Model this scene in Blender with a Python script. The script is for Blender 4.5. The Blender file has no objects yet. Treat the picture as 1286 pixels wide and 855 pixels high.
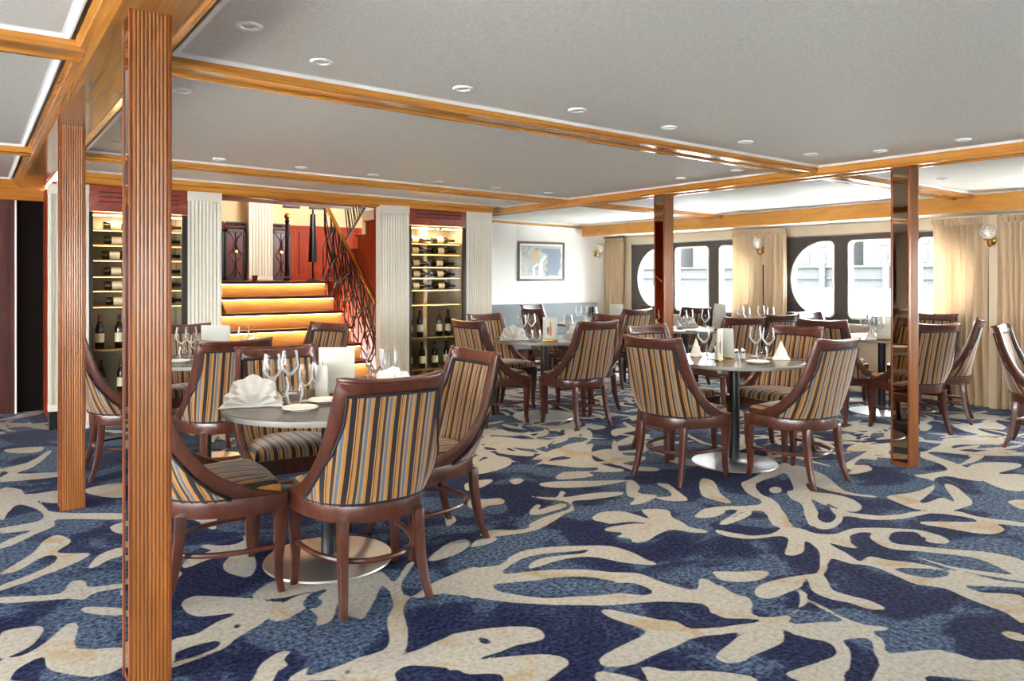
import bpy, bmesh, math, random
import numpy as np
from mathutils import Vector, Matrix
random.seed(7); rng = np.random.default_rng(5)
C = bpy.context.scene.collection
PI = math.pi
# ------------------------------------------------------------------ camera constants
F, CX, HY, CH, YAW = 954.0, 643.0, 346.3, 1.357, math.radians(35.5)
AX = (math.sin(YAW), math.cos(YAW)); RT = (math.cos(YAW), -math.sin(YAW))
def at(x, y, z=0.0):
    s = F*(CH-z)/(y-HY); t = (x-CX)/F*s
    return AX[0]*s+RT[0]*t, AX[1]*s+RT[1]*t
# ------------------------------------------------------------------ helpers
def lin(c):
    return tuple(((v/255)/12.92 if v/255 <= .04045 else ((v/255+.055)/1.055)**2.4) for v in c)
class MB:
    def __init__(s): s.v=[]; s.f=[]; s.uv=[]; s.has_uv=False
    def add(s, v, f, uv=None):
        n=len(s.v); s.v += [tuple(p) for p in v]; s.f += [tuple(i+n for i in q) for q in f]
        if uv is not None: s.has_uv=True; s.uv += [tuple(u) for u in uv]
        else: s.uv += [(0,0)]*len(v)
        return s
    def box(s, x0,x1,y0,y1,z0,z1):
        v=[(x,y,z) for z in (z0,z1) for y in (y0,y1) for x in (x0,x1)]
        return s.add(v,[(0,2,3,1),(4,5,7,6),(0,1,5,4),(2,6,7,3),(0,4,6,2),(1,3,7,5)])
    def lathe(s, prof, n=24, c=(0,0,0), cap=True):
        v=[];f=[]
        for r,z in prof:
            for i in range(n):
                a=2*PI*i/n; v.append((c[0]+r*math.cos(a),c[1]+r*math.sin(a),c[2]+z))
        m=len(prof)
        for j in range(m-1):
            for i in range(n):
                k=(i+1)%n; f.append((j*n+i,j*n+k,(j+1)*n+k,(j+1)*n+i))
        if cap:
            if prof[0][0]>1e-6: f.append(tuple(range(n-1,-1,-1)))
            if prof[-1][0]>1e-6: f.append(tuple((m-1)*n+i for i in range(n)))
        return s.add(v,f)
    def tube(s, pts, r, n=8, closed=False, sq=None):
        """round tube (radius or list) or, with sq, a rectangular sweep sq=(w,h) per point with h along z"""
        pts=[Vector(p) for p in pts]; m=len(pts); v=[];f=[]
        up0=None
        for j,p in enumerate(pts):
            a=pts[(j-1)%m] if (closed or j>0) else p; b=pts[(j+1)%m] if (closed or j<m-1) else p
            t=(b-a).normalized()
            if up0 is None:
                up0=Vector((0,0,1)) if abs(t.z)<.9 else Vector((1,0,0))
            n1=(up0-t*up0.dot(t)).normalized(); up0=n1; n2=t.cross(n1)
            rr=r[j] if isinstance(r,(list,tuple)) else r
            for i in range(n):
                if sq:
                    w,h=sq[j] if isinstance(sq[0],(list,tuple)) else sq
                    sx,sy=[(-1,-1),(1,-1),(1,1),(-1,1)][i]
                    v.append(p+n2*sx*w/2+n1*sy*h/2)
                else:
                    an=2*PI*i/n; v.append(p+n1*math.cos(an)*rr+n2*math.sin(an)*rr)
        for j in range(m if closed else m-1):
            k=(j+1)%m
            for i in range(n): f.append((j*n+i,j*n+(i+1)%n,k*n+(i+1)%n,k*n+i))
        if not closed: f.append(tuple(range(n-1,-1,-1))); f.append(tuple((m-1)*n+i for i in range(n)))
        return s.add(v,f)
    def bar(s, path, hw):
        """square-section leg: path of points, half widths"""
        v=[];f=[]
        for p,h in zip(path,hw):
            for sx,sy in ((-1,-1),(1,-1),(1,1),(-1,1)): v.append((p[0]+sx*h,p[1]+sy*h,p[2]))
        m=len(path)
        for j in range(m-1):
            for i in range(4): f.append((j*4+i,j*4+(i+1)%4,(j+1)*4+(i+1)%4,(j+1)*4+i))
        f.append((3,2,1,0)); f.append(tuple((m-1)*4+i for i in range(4)))
        return s.add(v,f)
    def grid(s, P, uv=None):
        """P[j][i] points"""
        m=len(P); n=len(P[0]); v=[p for row in P for p in row]
        f=[(j*n+i,j*n+i+1,(j+1)*n+i+1,(j+1)*n+i) for j in range(m-1) for i in range(n-1)]
        return s.add(v,f,[u for row in uv for u in row] if uv else None)
    def prism(s, poly, fn):
        """poly: 2D list; fn(p,k) -> 3D for k=0,1 (two caps)"""
        n=len(poly); v=[fn(p,0) for p in poly]+[fn(p,1) for p in poly]
        f=[tuple(range(n-1,-1,-1)),tuple(range(n,2*n))]+[(i,(i+1)%n,n+(i+1)%n,n+i) for i in range(n)]
        return s.add(v,f)
def obj(name, mb, mat=None, parent=None, smooth=False, bevel=0, solid=0, sub=0, flip=True, ang=None, weld=0):
    me=bpy.data.meshes.new(name); me.from_pydata([tuple(p) for p in mb.v],[],mb.f)
    if mb.has_uv:
        l=me.uv_layers.new(name='UVMap')
        idx=np.empty(len(me.loops),dtype=np.int32); me.loops.foreach_get('vertex_index',idx)
        l.data.foreach_set('uv',np.array(mb.uv,dtype=np.float32)[idx].ravel())
    bm=bmesh.new(); bm.from_mesh(me)
    if weld: bmesh.ops.remove_doubles(bm,verts=bm.verts,dist=weld)
    if flip: bmesh.ops.recalc_face_normals(bm,faces=bm.faces)
    bm.to_mesh(me); bm.free()
    o=bpy.data.objects.new(name,me); C.objects.link(o)
    if mat: me.materials.append(mat)
    if parent: o.parent=parent
    need=False
    if solid:
        m=o.modifiers.new('s','SOLIDIFY'); m.thickness=abs(solid); m.offset=0 if solid>0 else -1; need=True
    if bevel:
        m=o.modifiers.new('b','BEVEL'); m.width=bevel; m.segments=2; m.limit_method='ANGLE'; m.angle_limit=math.radians(40); need=True
    if sub:
        m=o.modifiers.new('u','SUBSURF'); m.levels=sub; m.render_levels=sub; need=True
    if need:
        dg=bpy.context.evaluated_depsgraph_get(); dg.update()
        new=bpy.data.meshes.new_from_object(o.evaluated_get(dg)); o.modifiers.clear(); old=o.data; o.data=new; bpy.data.meshes.remove(old); new.name=name
    if smooth or bevel:
        o.data.shade_smooth()
        try: o.data.set_sharp_from_angle(angle=math.radians(ang or 38))
        except Exception: pass
    return o
def tag(o,label,cat,group=None,kind=None):
    if label: o['label']=label
    if cat: o['category']=cat
    if group: o['group']=group
    if kind: o['kind']=kind
    return o
def thing(name,label,cat,loc=(0,0,0),rz=0,group=None):
    o=bpy.data.objects.new(name,None); C.objects.link(o); o.location=loc; o.rotation_euler=(0,0,rz); o.empty_display_size=.1
    return tag(o,label,cat,group)
def struct(name,mb,mat,parent=None,**k):
    o=obj(name,mb,mat,parent,**k)
    if parent is None: o['kind']='structure'
    return o
KIDS={}
def dup(root,loc,rz,label=None,group=None):
    r=root.copy(); C.objects.link(r); r.location=loc; r.rotation_euler=(0,0,rz)
    if label: r['label']=label
    if group: r['group']=group
    for ch in list(root.children):
        c=ch.copy(); C.objects.link(c); c.parent=r
        for g in list(ch.children):
            d=g.copy(); C.objects.link(d); d.parent=c
    return r
class Proto:
    """first placement moves the prototype itself, later ones copy it"""
    def __init__(s,root): s.root=root; s.used=False
    def put(s,loc,rz,label,group=None):
        if not s.used:
            s.used=True; o=s.root; o.location=loc; o.rotation_euler=(0,0,rz); o['label']=label
            if group: o['group']=group
            return o
        return dup(s.root,loc,rz,label,group)
# ------------------------------------------------------------------ materials
def mat(name): 
    m=bpy.data.materials.new(name); m.use_nodes=True; nt=m.node_tree; return m,nt,nt.nodes['Principled BSDF']
def N(nt,t,**k):
    n=nt.nodes.new(t)
    for a,b in k.items():
        if hasattr(n,a): setattr(n,a,b)
        else: n.inputs[a].default_value=b
    return n
def plain(name,c,rough=.5,metal=0,coat=0,emit=None,es=0,spec=None):
    m,nt,b=mat(name); b.inputs['Base Color'].default_value=(*lin(c),1); b.inputs['Roughness'].default_value=rough; b.inputs['Metallic'].default_value=metal
    b.inputs['Coat Weight'].default_value=coat; b.inputs['Coat Roughness'].default_value=.12
    if spec is not None: b.inputs['Specular IOR Level'].default_value=spec
    if emit: b.inputs['Emission Color'].default_value=(*lin(emit),1); b.inputs['Emission Strength'].default_value=es
    return m
def ramp(nt,stops,interp='LINEAR'):
    r=nt.nodes.new('ShaderNodeValToRGB'); e=r.color_ramp.elements; r.color_ramp.interpolation=interp
    while len(e)>1: e.remove(e[0])
    e[0].position=stops[0][0]; e[0].color=(*lin(stops[0][1]),1)
    for p,c in stops[1:]:
        q=e.new(p); q.color=(*lin(c),1)
    return r
def wood(name,c1,c2,rough=.3,coat=.3,scale=(30,30,2),contrast=(.3,.7),bump=0):
    m,nt,b=mat(name); L=nt.links
    tc=N(nt,'ShaderNodeTexCoord'); mp=N(nt,'ShaderNodeMapping'); mp.inputs['Scale'].default_value=scale
    no=N(nt,'ShaderNodeTexNoise'); no.inputs['Scale'].default_value=1; no.inputs['Detail'].default_value=6; no.inputs['Distortion'].default_value=.8
    r=ramp(nt,[(contrast[0],c1),(contrast[1],c2)])
    L.new(tc.outputs['Object'],mp.inputs['Vector']); L.new(mp.outputs[0],no.inputs['Vector']); L.new(no.outputs['Fac'],r.inputs[0]); L.new(r.outputs[0],b.inputs['Base Color'])
    b.inputs['Roughness'].default_value=rough; b.inputs['Coat Weight'].default_value=coat; b.inputs['Coat Roughness'].default_value=.1
    return m
M={}
M['chair_wood']=wood('dark_polished_mahogany',(58,26,16),(86,42,27),.3,.25,(20,20,5))
M['col_wood']=wood('golden_brown_reeded_wood',(120,68,20),(152,90,32),.36,.2,(22,22,1.2))
M['col_edge']=wood('reddish_edge_wood',(98,46,17),(124,62,24),.34,.2,(40,40,2.5))
M['beam']=wood('honey_lacquered_beam_wood',(168,104,32),(198,138,58),.2,.5,(1.2,26,26),(.3,.7))
M['beamy']=wood('honey_lacquered_long_beam_wood',(164,102,34),(194,134,58),.2,.5,(26,1.2,26),(.3,.7))
M['header']=wood('pale_honey_header_wood',(186,122,40),(206,146,62),.3,.3,(3,3,14),(.3,.7))
M['redwood']=wood('red_cherry_panel',(128,37,10),(154,55,18),.5,0,(14,14,2))
M['redwood'].node_tree.nodes['Principled BSDF'].inputs['Specular IOR Level'].default_value=.15
M['dimred']=wood('dimmed_cherry_panel',(62,18,8),(84,30,12),.4,.1,(14,14,2))  # copy of the red cherry with the corner's dimness put into its colour
M['redwood2']=wood('dusky_red_vent_wood',(116,42,26),(142,60,40),.4,.1,(14,2,14))
M['darkdoor']=plain('near_black_brown_door',(14,8,6),.6,spec=.1)
M['step']=wood('amber_stair_riser',(216,166,104),(234,190,130),.4,.1,(3,14,14))
M['tread']=wood('red_brown_tread',(92,30,14),(120,46,24),.35,.2,(3,14,14))
M['cream']=plain('cream_painted_plaster',(228,222,206),.7)
M['white']=plain('white_painted_trim',(250,250,246),.5)
M['pil']=plain('off_white_pilaster_paint',(208,201,186),.6)
M['wallpaint']=plain('warm_white_wall_paint',(242,241,236),.75)
M['beige']=plain('beige_wall_panel',(214,196,168),.6)
M['hallwall']=plain('tan_upper_hall_wall',(205,180,140),.7)
M['black']=plain('black_painted_iron',(14,13,14),.4)
M['blackmetal']=plain('black_powder_coat',(18,20,24),.35)
M['bronze']=plain('dark_gunmetal_window_frame',(74,68,66),.4,.3)
M['chrome']=plain('satin_chrome',(215,217,220),.14,1)
M['steel']=plain('brushed_steel_disc',(196,196,196),.36,1)
M['brass']=plain('polished_brass',(205,160,75),.2,1)
M['mirror']=plain('bronze_tinted_mirror',(170,150,125),.02,1)
M['navy']=plain('navy_piping_cord',(11,12,30),.7)
M['porcelain']=plain('white_porcelain',(238,236,230),.2,0,.3)
M['napkin']=plain('white_folded_linen',(214,212,206),.8)
M['card']=plain('white_menu_card',(182,182,172),.55)
M['bottle']=plain('very_dark_green_glass',(10,14,10),.08,0,.5)
M['foil']=plain('dark_red_capsule_foil',(110,20,24),.35,.2)
M['foilb']=plain('black_capsule_foil',(20,18,18),.35,.2)
M['label']=plain('cream_paper_wine_label',(226,216,190),.6)
M['shelf']=wood('cabinet_shelf_wood',(150,110,60),(178,136,84),.4,.1,(2,14,14))
M['cabback']=plain('dim_cabinet_lining',(158,146,122),.6)
M['cabframe']=plain('dark_grey_cabinet_frame',(52,48,44),.4,.4)
M['greyfab']=plain('grey_bench_upholstery',(122,128,132),.75)
M['gravel']=plain('embankment',(100,100,98),.9)
M['tumbler']=None
m,nt,b=mat('thin_clear_glass'); L=nt.links
for n in list(nt.nodes):
    if n.type!='OUTPUT_MATERIAL': nt.nodes.remove(n)
out=[n for n in nt.nodes if n.type=='OUTPUT_MATERIAL'][0]
tr=N(nt,'ShaderNodeBsdfTransparent'); tr.inputs[0].default_value=(.975,.98,.98,1)
gl=N(nt,'ShaderNodeBsdfGlossy'); gl.inputs['Roughness'].default_value=.09; gl.inputs['Color'].default_value=(1,1,1,1)
lw=N(nt,'ShaderNodeLayerWeight'); lw.inputs['Blend'].default_value=.22
dfg=N(nt,'ShaderNodeBsdfDiffuse'); dfg.inputs[0].default_value=(.95,.96,.96,1); mxg=N(nt,'ShaderNodeMixShader'); mxg.inputs[0].default_value=.4; L.new(gl.outputs[0],mxg.inputs[1]); L.new(dfg.outputs[0],mxg.inputs[2])  # white diffuse at the rims stands in for bright window reflections
mx=N(nt,'ShaderNodeMixShader'); L.new(lw.outputs['Fresnel'],mx.inputs[0]); L.new(tr.outputs[0],mx.inputs[1]); L.new(mxg.outputs[0],mx.inputs[2]); L.new(mx.outputs[0],out.inputs[0])
M['glass']=m
def pane(name,blend,tint):
    m,nt,b=mat(name); L=nt.links
    for n in list(nt.nodes):
        if n.type!='OUTPUT_MATERIAL': nt.nodes.remove(n)
    out=[n for n in nt.nodes if n.type=='OUTPUT_MATERIAL'][0]
    tr=N(nt,'ShaderNodeBsdfTransparent'); tr.inputs[0].default_value=(*tint,1)
    gl=N(nt,'ShaderNodeBsdfGlossy'); gl.inputs['Roughness'].default_value=.01
    lw=N(nt,'ShaderNodeLayerWeight'); lw.inputs['Blend'].default_value=blend
    mx=N(nt,'ShaderNodeMixShader'); L.new(lw.outputs['Fresnel'],mx.inputs[0]); L.new(tr.outputs[0],mx.inputs[1]); L.new(gl.outputs[0],mx.inputs[2]); L.new(mx.outputs[0],out.inputs[0])
    return m
M['pane']=pane('window_pane_glass',.12,(.97,.98,.98))
M['cabglass']=pane('cabinet_door_glass',.10,(.93,.95,.94))
# ceiling: grey textured vinyl
m,nt,b=mat('grey_textured_ceiling'); L=nt.links
tc=N(nt,'ShaderNodeTexCoord'); no=N(nt,'ShaderNodeTexNoise'); no.inputs['Scale'].default_value=70; no.inputs['Detail'].default_value=5
r=ramp(nt,[(.35,(222,221,210)),(.65,(236,235,225))]); bp=N(nt,'ShaderNodeBump'); bp.inputs['Strength'].default_value=.25; bp.inputs['Distance'].default_value=.004
L.new(tc.outputs['Object'],no.inputs['Vector']); L.new(no.outputs['Fac'],r.inputs[0]); L.new(r.outputs[0],b.inputs['Base Color']); L.new(no.outputs['Fac'],bp.inputs['Height']); L.new(bp.outputs[0],b.inputs['Normal'])
b.inputs['Roughness'].default_value=.6; M['ceil']=m
# table laminate
m,nt,b=mat('grey_brown_table_laminate'); L=nt.links
tc=N(nt,'ShaderNodeTexCoord'); mp=N(nt,'ShaderNodeMapping'); mp.inputs['Scale'].default_value=(3,22,3); no=N(nt,'ShaderNodeTexNoise'); no.inputs['Scale'].default_value=2; no.inputs['Detail'].default_value=7
r=ramp(nt,[(.3,(66,60,55)),(.7,(92,84,78))]); L.new(tc.outputs['Object'],mp.inputs[0]); L.new(mp.outputs[0],no.inputs['Vector']); L.new(no.outputs['Fac'],r.inputs[0]); L.new(r.outputs[0],b.inputs['Base Color'])
b.inputs['Roughness'].default_value=.24; M['table']=m
M['tableedge']=plain('grey_table_edge_band',(128,126,120),.4)
# striped fabric (stripes follow the woven cloth: uv.x in metres)
def striped(name,period=.088):
    m,nt,b=mat(name); L=nt.links
    uv=N(nt,'ShaderNodeUVMap'); sp=N(nt,'ShaderNodeSeparateXYZ'); L.new(uv.outputs[0],sp.inputs[0])
    d=N(nt,'ShaderNodeMath',operation='DIVIDE'); d.inputs[1].default_value=period; L.new(sp.outputs['X'],d.inputs[0])
    f=N(nt,'ShaderNodeMath',operation='FRACT'); L.new(d.outputs[0],f.inputs[0])
    black=(14,13,24); gold=(172,116,46); gold2=(178,132,74); blue=(84,104,126); tan=(162,132,92); brown=(60,31,18)
    r=ramp(nt,[(0,black),(.18,gold),(.30,gold2),(.36,blue),(.49,tan),(.57,brown),(.70,tan),(.76,gold),(.86,brown),(.90,gold2),(.95,black)],'CONSTANT')
    L.new(f.outputs[0],r.inputs[0])
    no=N(nt,'ShaderNodeTexNoise'); no.inputs['Scale'].default_value=220; mx=N(nt,'ShaderNodeMix',data_type='RGBA',blend_type='MULTIPLY'); mx.inputs[0].default_value=.5
    L.new(uv.outputs[0],no.inputs['Vector']); rr=ramp(nt,[(.3,(170,170,170)),(.7,(255,255,255))]); L.new(no.outputs['Fac'],rr.inputs[0])
    L.new(r.outputs[0],mx.inputs[6]); L.new(rr.outputs[0],mx.inputs[7]); L.new(mx.outputs[2],b.inputs['Base Color'])
    b.inputs['Roughness'].default_value=.75; b.inputs['Sheen Weight'].default_value=.35; b.inputs['Sheen Roughness'].default_value=.4
    return m
M['stripe']=striped('striped_upholstery_velvet')
# curtains
m,nt,b=mat('beige_curtain_cloth'); b.inputs['Base Color'].default_value=(*lin((204,178,144)),1); b.inputs['Roughness'].default_value=.8
b.inputs['Sheen Weight'].default_value=.3
tl=N(nt,'ShaderNodeBsdfTranslucent'); tl.inputs[0].default_value=(*lin((225,200,160)),1); mx=N(nt,'ShaderNodeMixShader'); mx.inputs[0].default_value=.09
o_=[n for n in nt.nodes if n.type=='OUTPUT_MATERIAL'][0]; nt.links.new(b.outputs[0],mx.inputs[1]); nt.links.new(tl.outputs[0],mx.inputs[2]); nt.links.new(mx.outputs[0],o_.inputs[0]); M['curtain']=m
# ------------------------------------------------------------------ carpet: leaf-and-branch pattern laid out on the floor
# outlines in (offset x, offset y, scale) sheets; each sheet maps to floor metres through at()
SH={
'A':(0,550,2.803),'B':(200,640,3.215),'C':(560,640,3.384),'D':(900,640,3.332),'F':(880,500,3.167),'E':(560,500,3.782)}
PAT={'A':["0,475 60,440 120,400 150,365 185,345 215,342 250,365 200,400 260,405 320,408 230,455 160,480 100,505 50,520 0,538 0,520 60,498 130,470 190,440 200,415 160,415 110,440 60,468 0,480",
"310,455 345,415 400,390 440,386 440,408 380,430 340,452","0,560 120,555 215,545 250,505 300,503 315,525 440,510 440,524 330,545 295,570 240,565 120,575 0,580",
"285,605 310,593 440,600 440,622 330,620","0,690 60,670 145,662 150,685 110,730 40,765 0,775",
"0,785 80,765 160,720 235,655 275,660 270,740 440,738 440,795 380,830 300,840 210,825 165,805 155,770 110,785 60,815 30,855 0,870",
"0,180 70,180 85,195 150,235 200,262 440,265 440,286 210,285 190,310 120,340 60,370 0,390 0,372 60,345 110,325 0,335 0,318 100,300 150,285 145,260 100,240 60,235 30,260 0,290",
"300,180 360,165 440,160 440,205 380,208 310,195","85,200 130,195 215,185 215,225 150,225","0,110 100,85 170,45 180,50 120,100 60,125 215,120 215,135 0,155 0,140 30,120","20,40 150,30 130,50 40,52","390,310 440,298 440,335 400,330",
"660,280 720,265 850,248 855,262 770,275 760,320 730,315 690,290","650,435 700,410 745,395 710,385 720,375 800,378 860,360 850,340 870,345 870,385 820,405 740,425 650,458",
"788,440 820,410 880,400 900,430 895,470 870,490 820,480 790,465","440,520 600,470 640,480 560,530 440,560","450,640 560,610 600,650 520,700 450,700","460,760 600,740 600,800 460,850"],
'B':["90,380 130,352 200,348 370,358 440,370 500,375 450,430 380,480 310,520 250,565 50,638 50,620 180,580 245,545 230,530 150,545 50,575 50,525 150,500 240,450 305,425 290,418 180,430 120,420",
"375,345 430,305 470,288 600,292 740,288 860,258 900,290 890,320 850,400 820,440 780,430 770,435 740,390 720,380 700,440 660,465 630,462 640,430 600,400 570,410 520,440 480,450 445,440 470,400 540,355 620,330 560,340 500,355 420,360",
"865,260 900,250 950,290 1000,220 1030,215 980,290 985,340 1010,350 985,400 1000,470 1000,560 960,590 1060,560 1150,520 1290,490 1290,635 1200,640 1080,630 1000,630 950,665 960,740 700,740 740,690 640,690 520,690 560,655 610,635 590,670 700,640 800,600 900,570 930,530 920,440 945,390 930,330 895,300",
"380,700 400,640 440,600 500,570 535,575 500,600 520,630 480,650 450,700","1000,355 1040,340 1100,300 1200,255 1290,235 1290,355 1200,335 1100,345 1060,355","1085,200 1130,160 1180,130 1245,120 1245,150 1200,180 1120,205"],
'C':["0,310 60,275 150,245 230,235 280,195 350,170 450,158 600,152 700,155 790,180 850,210 890,225 880,235 760,225 660,205 580,200 480,215 400,240 350,250 370,220 440,200 580,185 600,170 560,175 430,185 330,205 270,240 240,270 330,265 450,255 600,255 700,265 820,270 900,300 980,325 1065,340 1075,300 1100,293 1150,320 1210,360 1290,375 1290,455 1190,445 1130,440 1090,400 900,390 700,405 550,405 380,400 200,385 80,365 0,355",
"660,430 700,425 800,445 900,465 980,475 1040,505 1160,500 1290,488 1290,515 1150,530 1050,545 980,580 900,610 800,655 700,668 650,650 670,620 740,580 850,525 820,500 760,480 700,460",
"0,545 100,515 250,498 370,500 420,530 400,555 300,575 240,600 120,638 300,620 440,615 525,645 480,690 400,740 260,740 230,700 100,698 50,680 0,670",
"640,690 720,695 820,720 820,740 660,740","830,670 880,670 950,685 1100,685 1290,705 1290,740 900,740 850,700","1145,625 1180,590 1240,545 1290,525 1290,625 1230,648 1180,645","1130,265 1180,262 1290,268 1290,300 1220,300 1150,280",
"150,100 200,85 300,85 370,70 440,30 500,5 550,0 500,20 440,60 370,90 280,105 190,115 150,112","105,155 130,130 200,118 220,125 180,145 110,160",
"620,40 660,10 760,8 870,40 830,0 940,0 960,30 1000,50 1040,75 1100,85 1110,98 1040,95 960,85 900,105 860,130 800,140 780,122 720,115 760,100 680,90 690,75 790,60 870,60 790,50 700,60 680,55",
"1055,25 1100,5 1180,0 1180,15 1140,30 1080,35","1170,55 1230,30 1290,5 1290,25 1200,62","1150,85 1200,95 1290,110 1290,122 1200,112"],
'D':["0,260 80,260 170,255 220,260 190,290 120,300 60,300 0,285",
"0,85 60,100 150,108 230,100 270,75 250,70 240,40 215,0 270,0 300,40 310,70 360,80 420,100 500,100 560,80 640,75 740,78 850,85 940,110 975,130 960,142 900,138 860,125 840,95 750,92 720,112 740,140 830,150 920,160 1050,170 1150,180 1290,215 1290,285 1200,250 1110,210 1000,190 860,175 740,165 680,145 640,115 650,98 600,95 560,110 565,140 590,160 540,155 470,140 540,180 600,215 640,195 720,210 850,225 960,250 1040,260 1150,290 1290,310 1290,325 1150,320 1040,318 1110,345 1210,350 1290,370 1290,475 1210,430 1130,400 1050,370 960,330 900,320 830,310 760,280 680,245 610,230 560,225 490,205 470,215 450,265 400,270 430,250 430,180 400,145 370,130 365,170 330,190 285,185 300,130 270,110 150,122 50,112 0,95",
"830,195 900,215 1000,240 1150,262 1290,280 1290,300 1100,270 960,240",
"160,330 220,300 350,275 390,270 450,275 480,330 540,355 640,380 710,415 640,415 560,390 480,375 400,340 385,300 370,285 355,320 300,345 230,370 170,365",
"0,318 60,345 145,380 145,430 200,450 300,440 340,410 350,375 345,335 380,355 380,375 440,400 530,450 620,480 715,490 700,505 650,510 700,550 720,600 900,585 1000,600 1100,628 1290,632 1290,730 960,700 870,698 870,730 660,730 680,650 660,600 640,540 530,545 560,590 555,660 530,690 530,730 400,730 285,690 340,665 420,640 500,605 480,560 400,540 320,520 280,500 280,550 200,590 100,630 40,640 0,615 40,570 120,510 200,490 100,505 0,525 0,495 100,480 200,465 130,455 0,440",
"365,0 420,0 425,40 470,55 500,30 490,0 520,0 528,40 490,75 430,80 385,50","520,5 640,25 760,20 850,5 1000,5 1100,30 1290,55 1290,70 1180,60 1205,80 1170,100 1100,100 980,80 860,60 860,50 960,50 1090,50 1040,30 900,15 800,35 700,42 600,35",
"0,690 80,695 160,730 0,730","1190,515 1220,508 1290,525 1290,550 1230,540"],
'F':["160,340 200,320 320,260 360,265 420,275 500,310 560,360 620,380 680,385 700,395 600,385 500,365 420,335 440,370 520,380 600,400 640,430 620,450 560,445 480,420 440,400 460,440 470,490 520,495 540,470 500,420 530,430 570,450 640,460 760,470 860,455 900,445 850,440 760,405 740,390 800,380 860,370 930,340 900,320 870,315 850,305 900,300 980,285 950,260 870,230 920,200 960,180 970,160 1100,155 1200,160 1210,180 1100,185 1020,185 1000,200 1100,215 1290,215 1290,228 1100,228 960,215 900,215 960,240 1020,260 1080,285 1110,300 1120,330 1040,320 980,310 930,320 930,360 870,410 900,415 960,395 1000,410 1005,400 970,350 980,340 1020,355 1080,410 1060,430 980,450 900,460 800,478 660,475 560,470 560,490 520,507 440,507 420,480 400,420 360,400 345,370 370,360 340,300 300,310 220,340 240,380 300,410 350,490 370,507 290,507 250,450 160,455 90,500 80,490 150,445 60,450 0,475 0,445 80,430 220,425 240,405 190,380",
"272,365 280,355 297,352 315,355 322,365 315,375 297,378 280,375","0,320 50,330 80,380 120,410 110,418 40,400 0,380","1060,275 1120,255 1260,258 1265,275 1180,300 1290,305 1290,365 1220,365 1150,340 1060,295",
"560,270 620,235 700,195 750,200 750,210 690,215 700,245 640,240 610,265 660,265 680,285 620,300 575,300 600,285","550,150 580,140 620,155 600,165 560,162","600,200 700,180 750,185 750,195 620,212",
"1000,105 1100,100 1150,90 1210,110 1200,125 1100,120 1150,140 1200,150 1130,148 1050,130","880,100 920,110 900,130 870,125","1220,410 1290,405 1290,440 1260,435","560,120 640,105 740,110 740,122 640,130","640,60 740,68 740,76 620,72","960,70 1080,60 1180,72 1170,80 1040,82"],
'E':["150,200 230,180 330,190 380,195 470,195 480,210 430,240 330,235 300,235 280,250 370,250 420,265 390,275 250,260 240,235 200,225","105,340 180,290 250,275 310,290 300,320 230,345 150,360",
"415,285 520,240 620,215 680,190 640,170 530,200 525,190 600,160 680,150 695,190 660,220 700,215 690,250 700,290 760,320 850,340 800,350 680,350 700,370 560,385 520,378 560,350 700,345 720,330 640,330 540,320 460,310 480,300 600,285 560,275 620,260 500,285",
"445,405 520,395 700,392 860,388 800,405 680,420 560,425 470,420","400,465 520,470 545,440 570,450 560,470 700,450 830,445 830,460 700,480 600,490 610,530 560,545 480,580 430,605 390,605 450,570 540,540 590,520 570,490 470,480",
"395,540 430,505 450,510 440,530 520,505 560,500 570,515 480,545 420,555","105,490 150,465 170,480 260,475 275,500 200,510 170,525 110,520","860,395 890,390 920,420 915,450 1000,460 980,480 930,500 870,505 900,475 860,460","1000,405 1060,410 1100,440 1150,485 1040,485 1000,470 1070,465 1060,440",
"785,155 840,140 950,140 850,165 800,180","800,215 880,180 960,170 960,190 860,220 810,225","770,240 830,250 850,270 940,275 940,295 850,300 820,320 740,290 690,260","130,160 250,150 360,165 460,155 440,165 330,178 200,172","500,140 620,110 640,130 560,150 500,155",
"100,240 240,270 330,300 390,305 300,300 120,262","300,390 340,380 370,390 330,410","100,400 220,385 180,420 100,440","0,545 50,575 20,605 0,605","660,120 740,130 760,140 700,150","800,300 880,320 1000,330 1000,345 880,340","1040,290 1120,280 1200,300 1290,300 1290,320 1150,320"]}
HOLES={'B':["295,468 320,462 332,470 310,478","580,380 610,340 680,320 640,355 660,370 640,395 600,395","740,655 765,645 775,655 755,665"],
'C':["200,320 250,312 380,300 500,285 600,285 700,300 730,310 800,312 880,345 840,362 740,355 640,365 520,370 420,375 300,360 220,345","130,548 165,545 195,565 160,568"],
'D':["960,255 970,275 900,285 800,270 740,245 850,245","300,472 370,395 395,390 470,430 530,465 430,470","715,118 790,108 860,112 880,125 840,132 760,132"]}
def smooth_poly(P,k=3):
    P=np.array(P); n=len(P); out=[]
    for i in range(n):
        p0,p1,p2,p3=P[i-1],P[i],P[(i+1)%n],P[(i+2)%n]
        for j in range(k):
            t=j/k; out.append(.5*((2*p1)+(p2-p0)*t+(2*p0-5*p1+4*p2-p3)*t*t+(3*p1-p0-3*p2+p3)*t**3))
    return np.array(out)
def sheet(D):
    r=[]
    for k,ls in D.items():
        ox,oy,sc=SH[k]
        for s in ls:
            pts=[]
            for q in s.split():
                a,b_=q.split(','); pts.append(at(ox+float(a)/sc, oy+float(b_)/sc))
            r.append(smooth_poly(pts))
    return r
cream=sheet(PAT); holes=sheet(HOLES)
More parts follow.
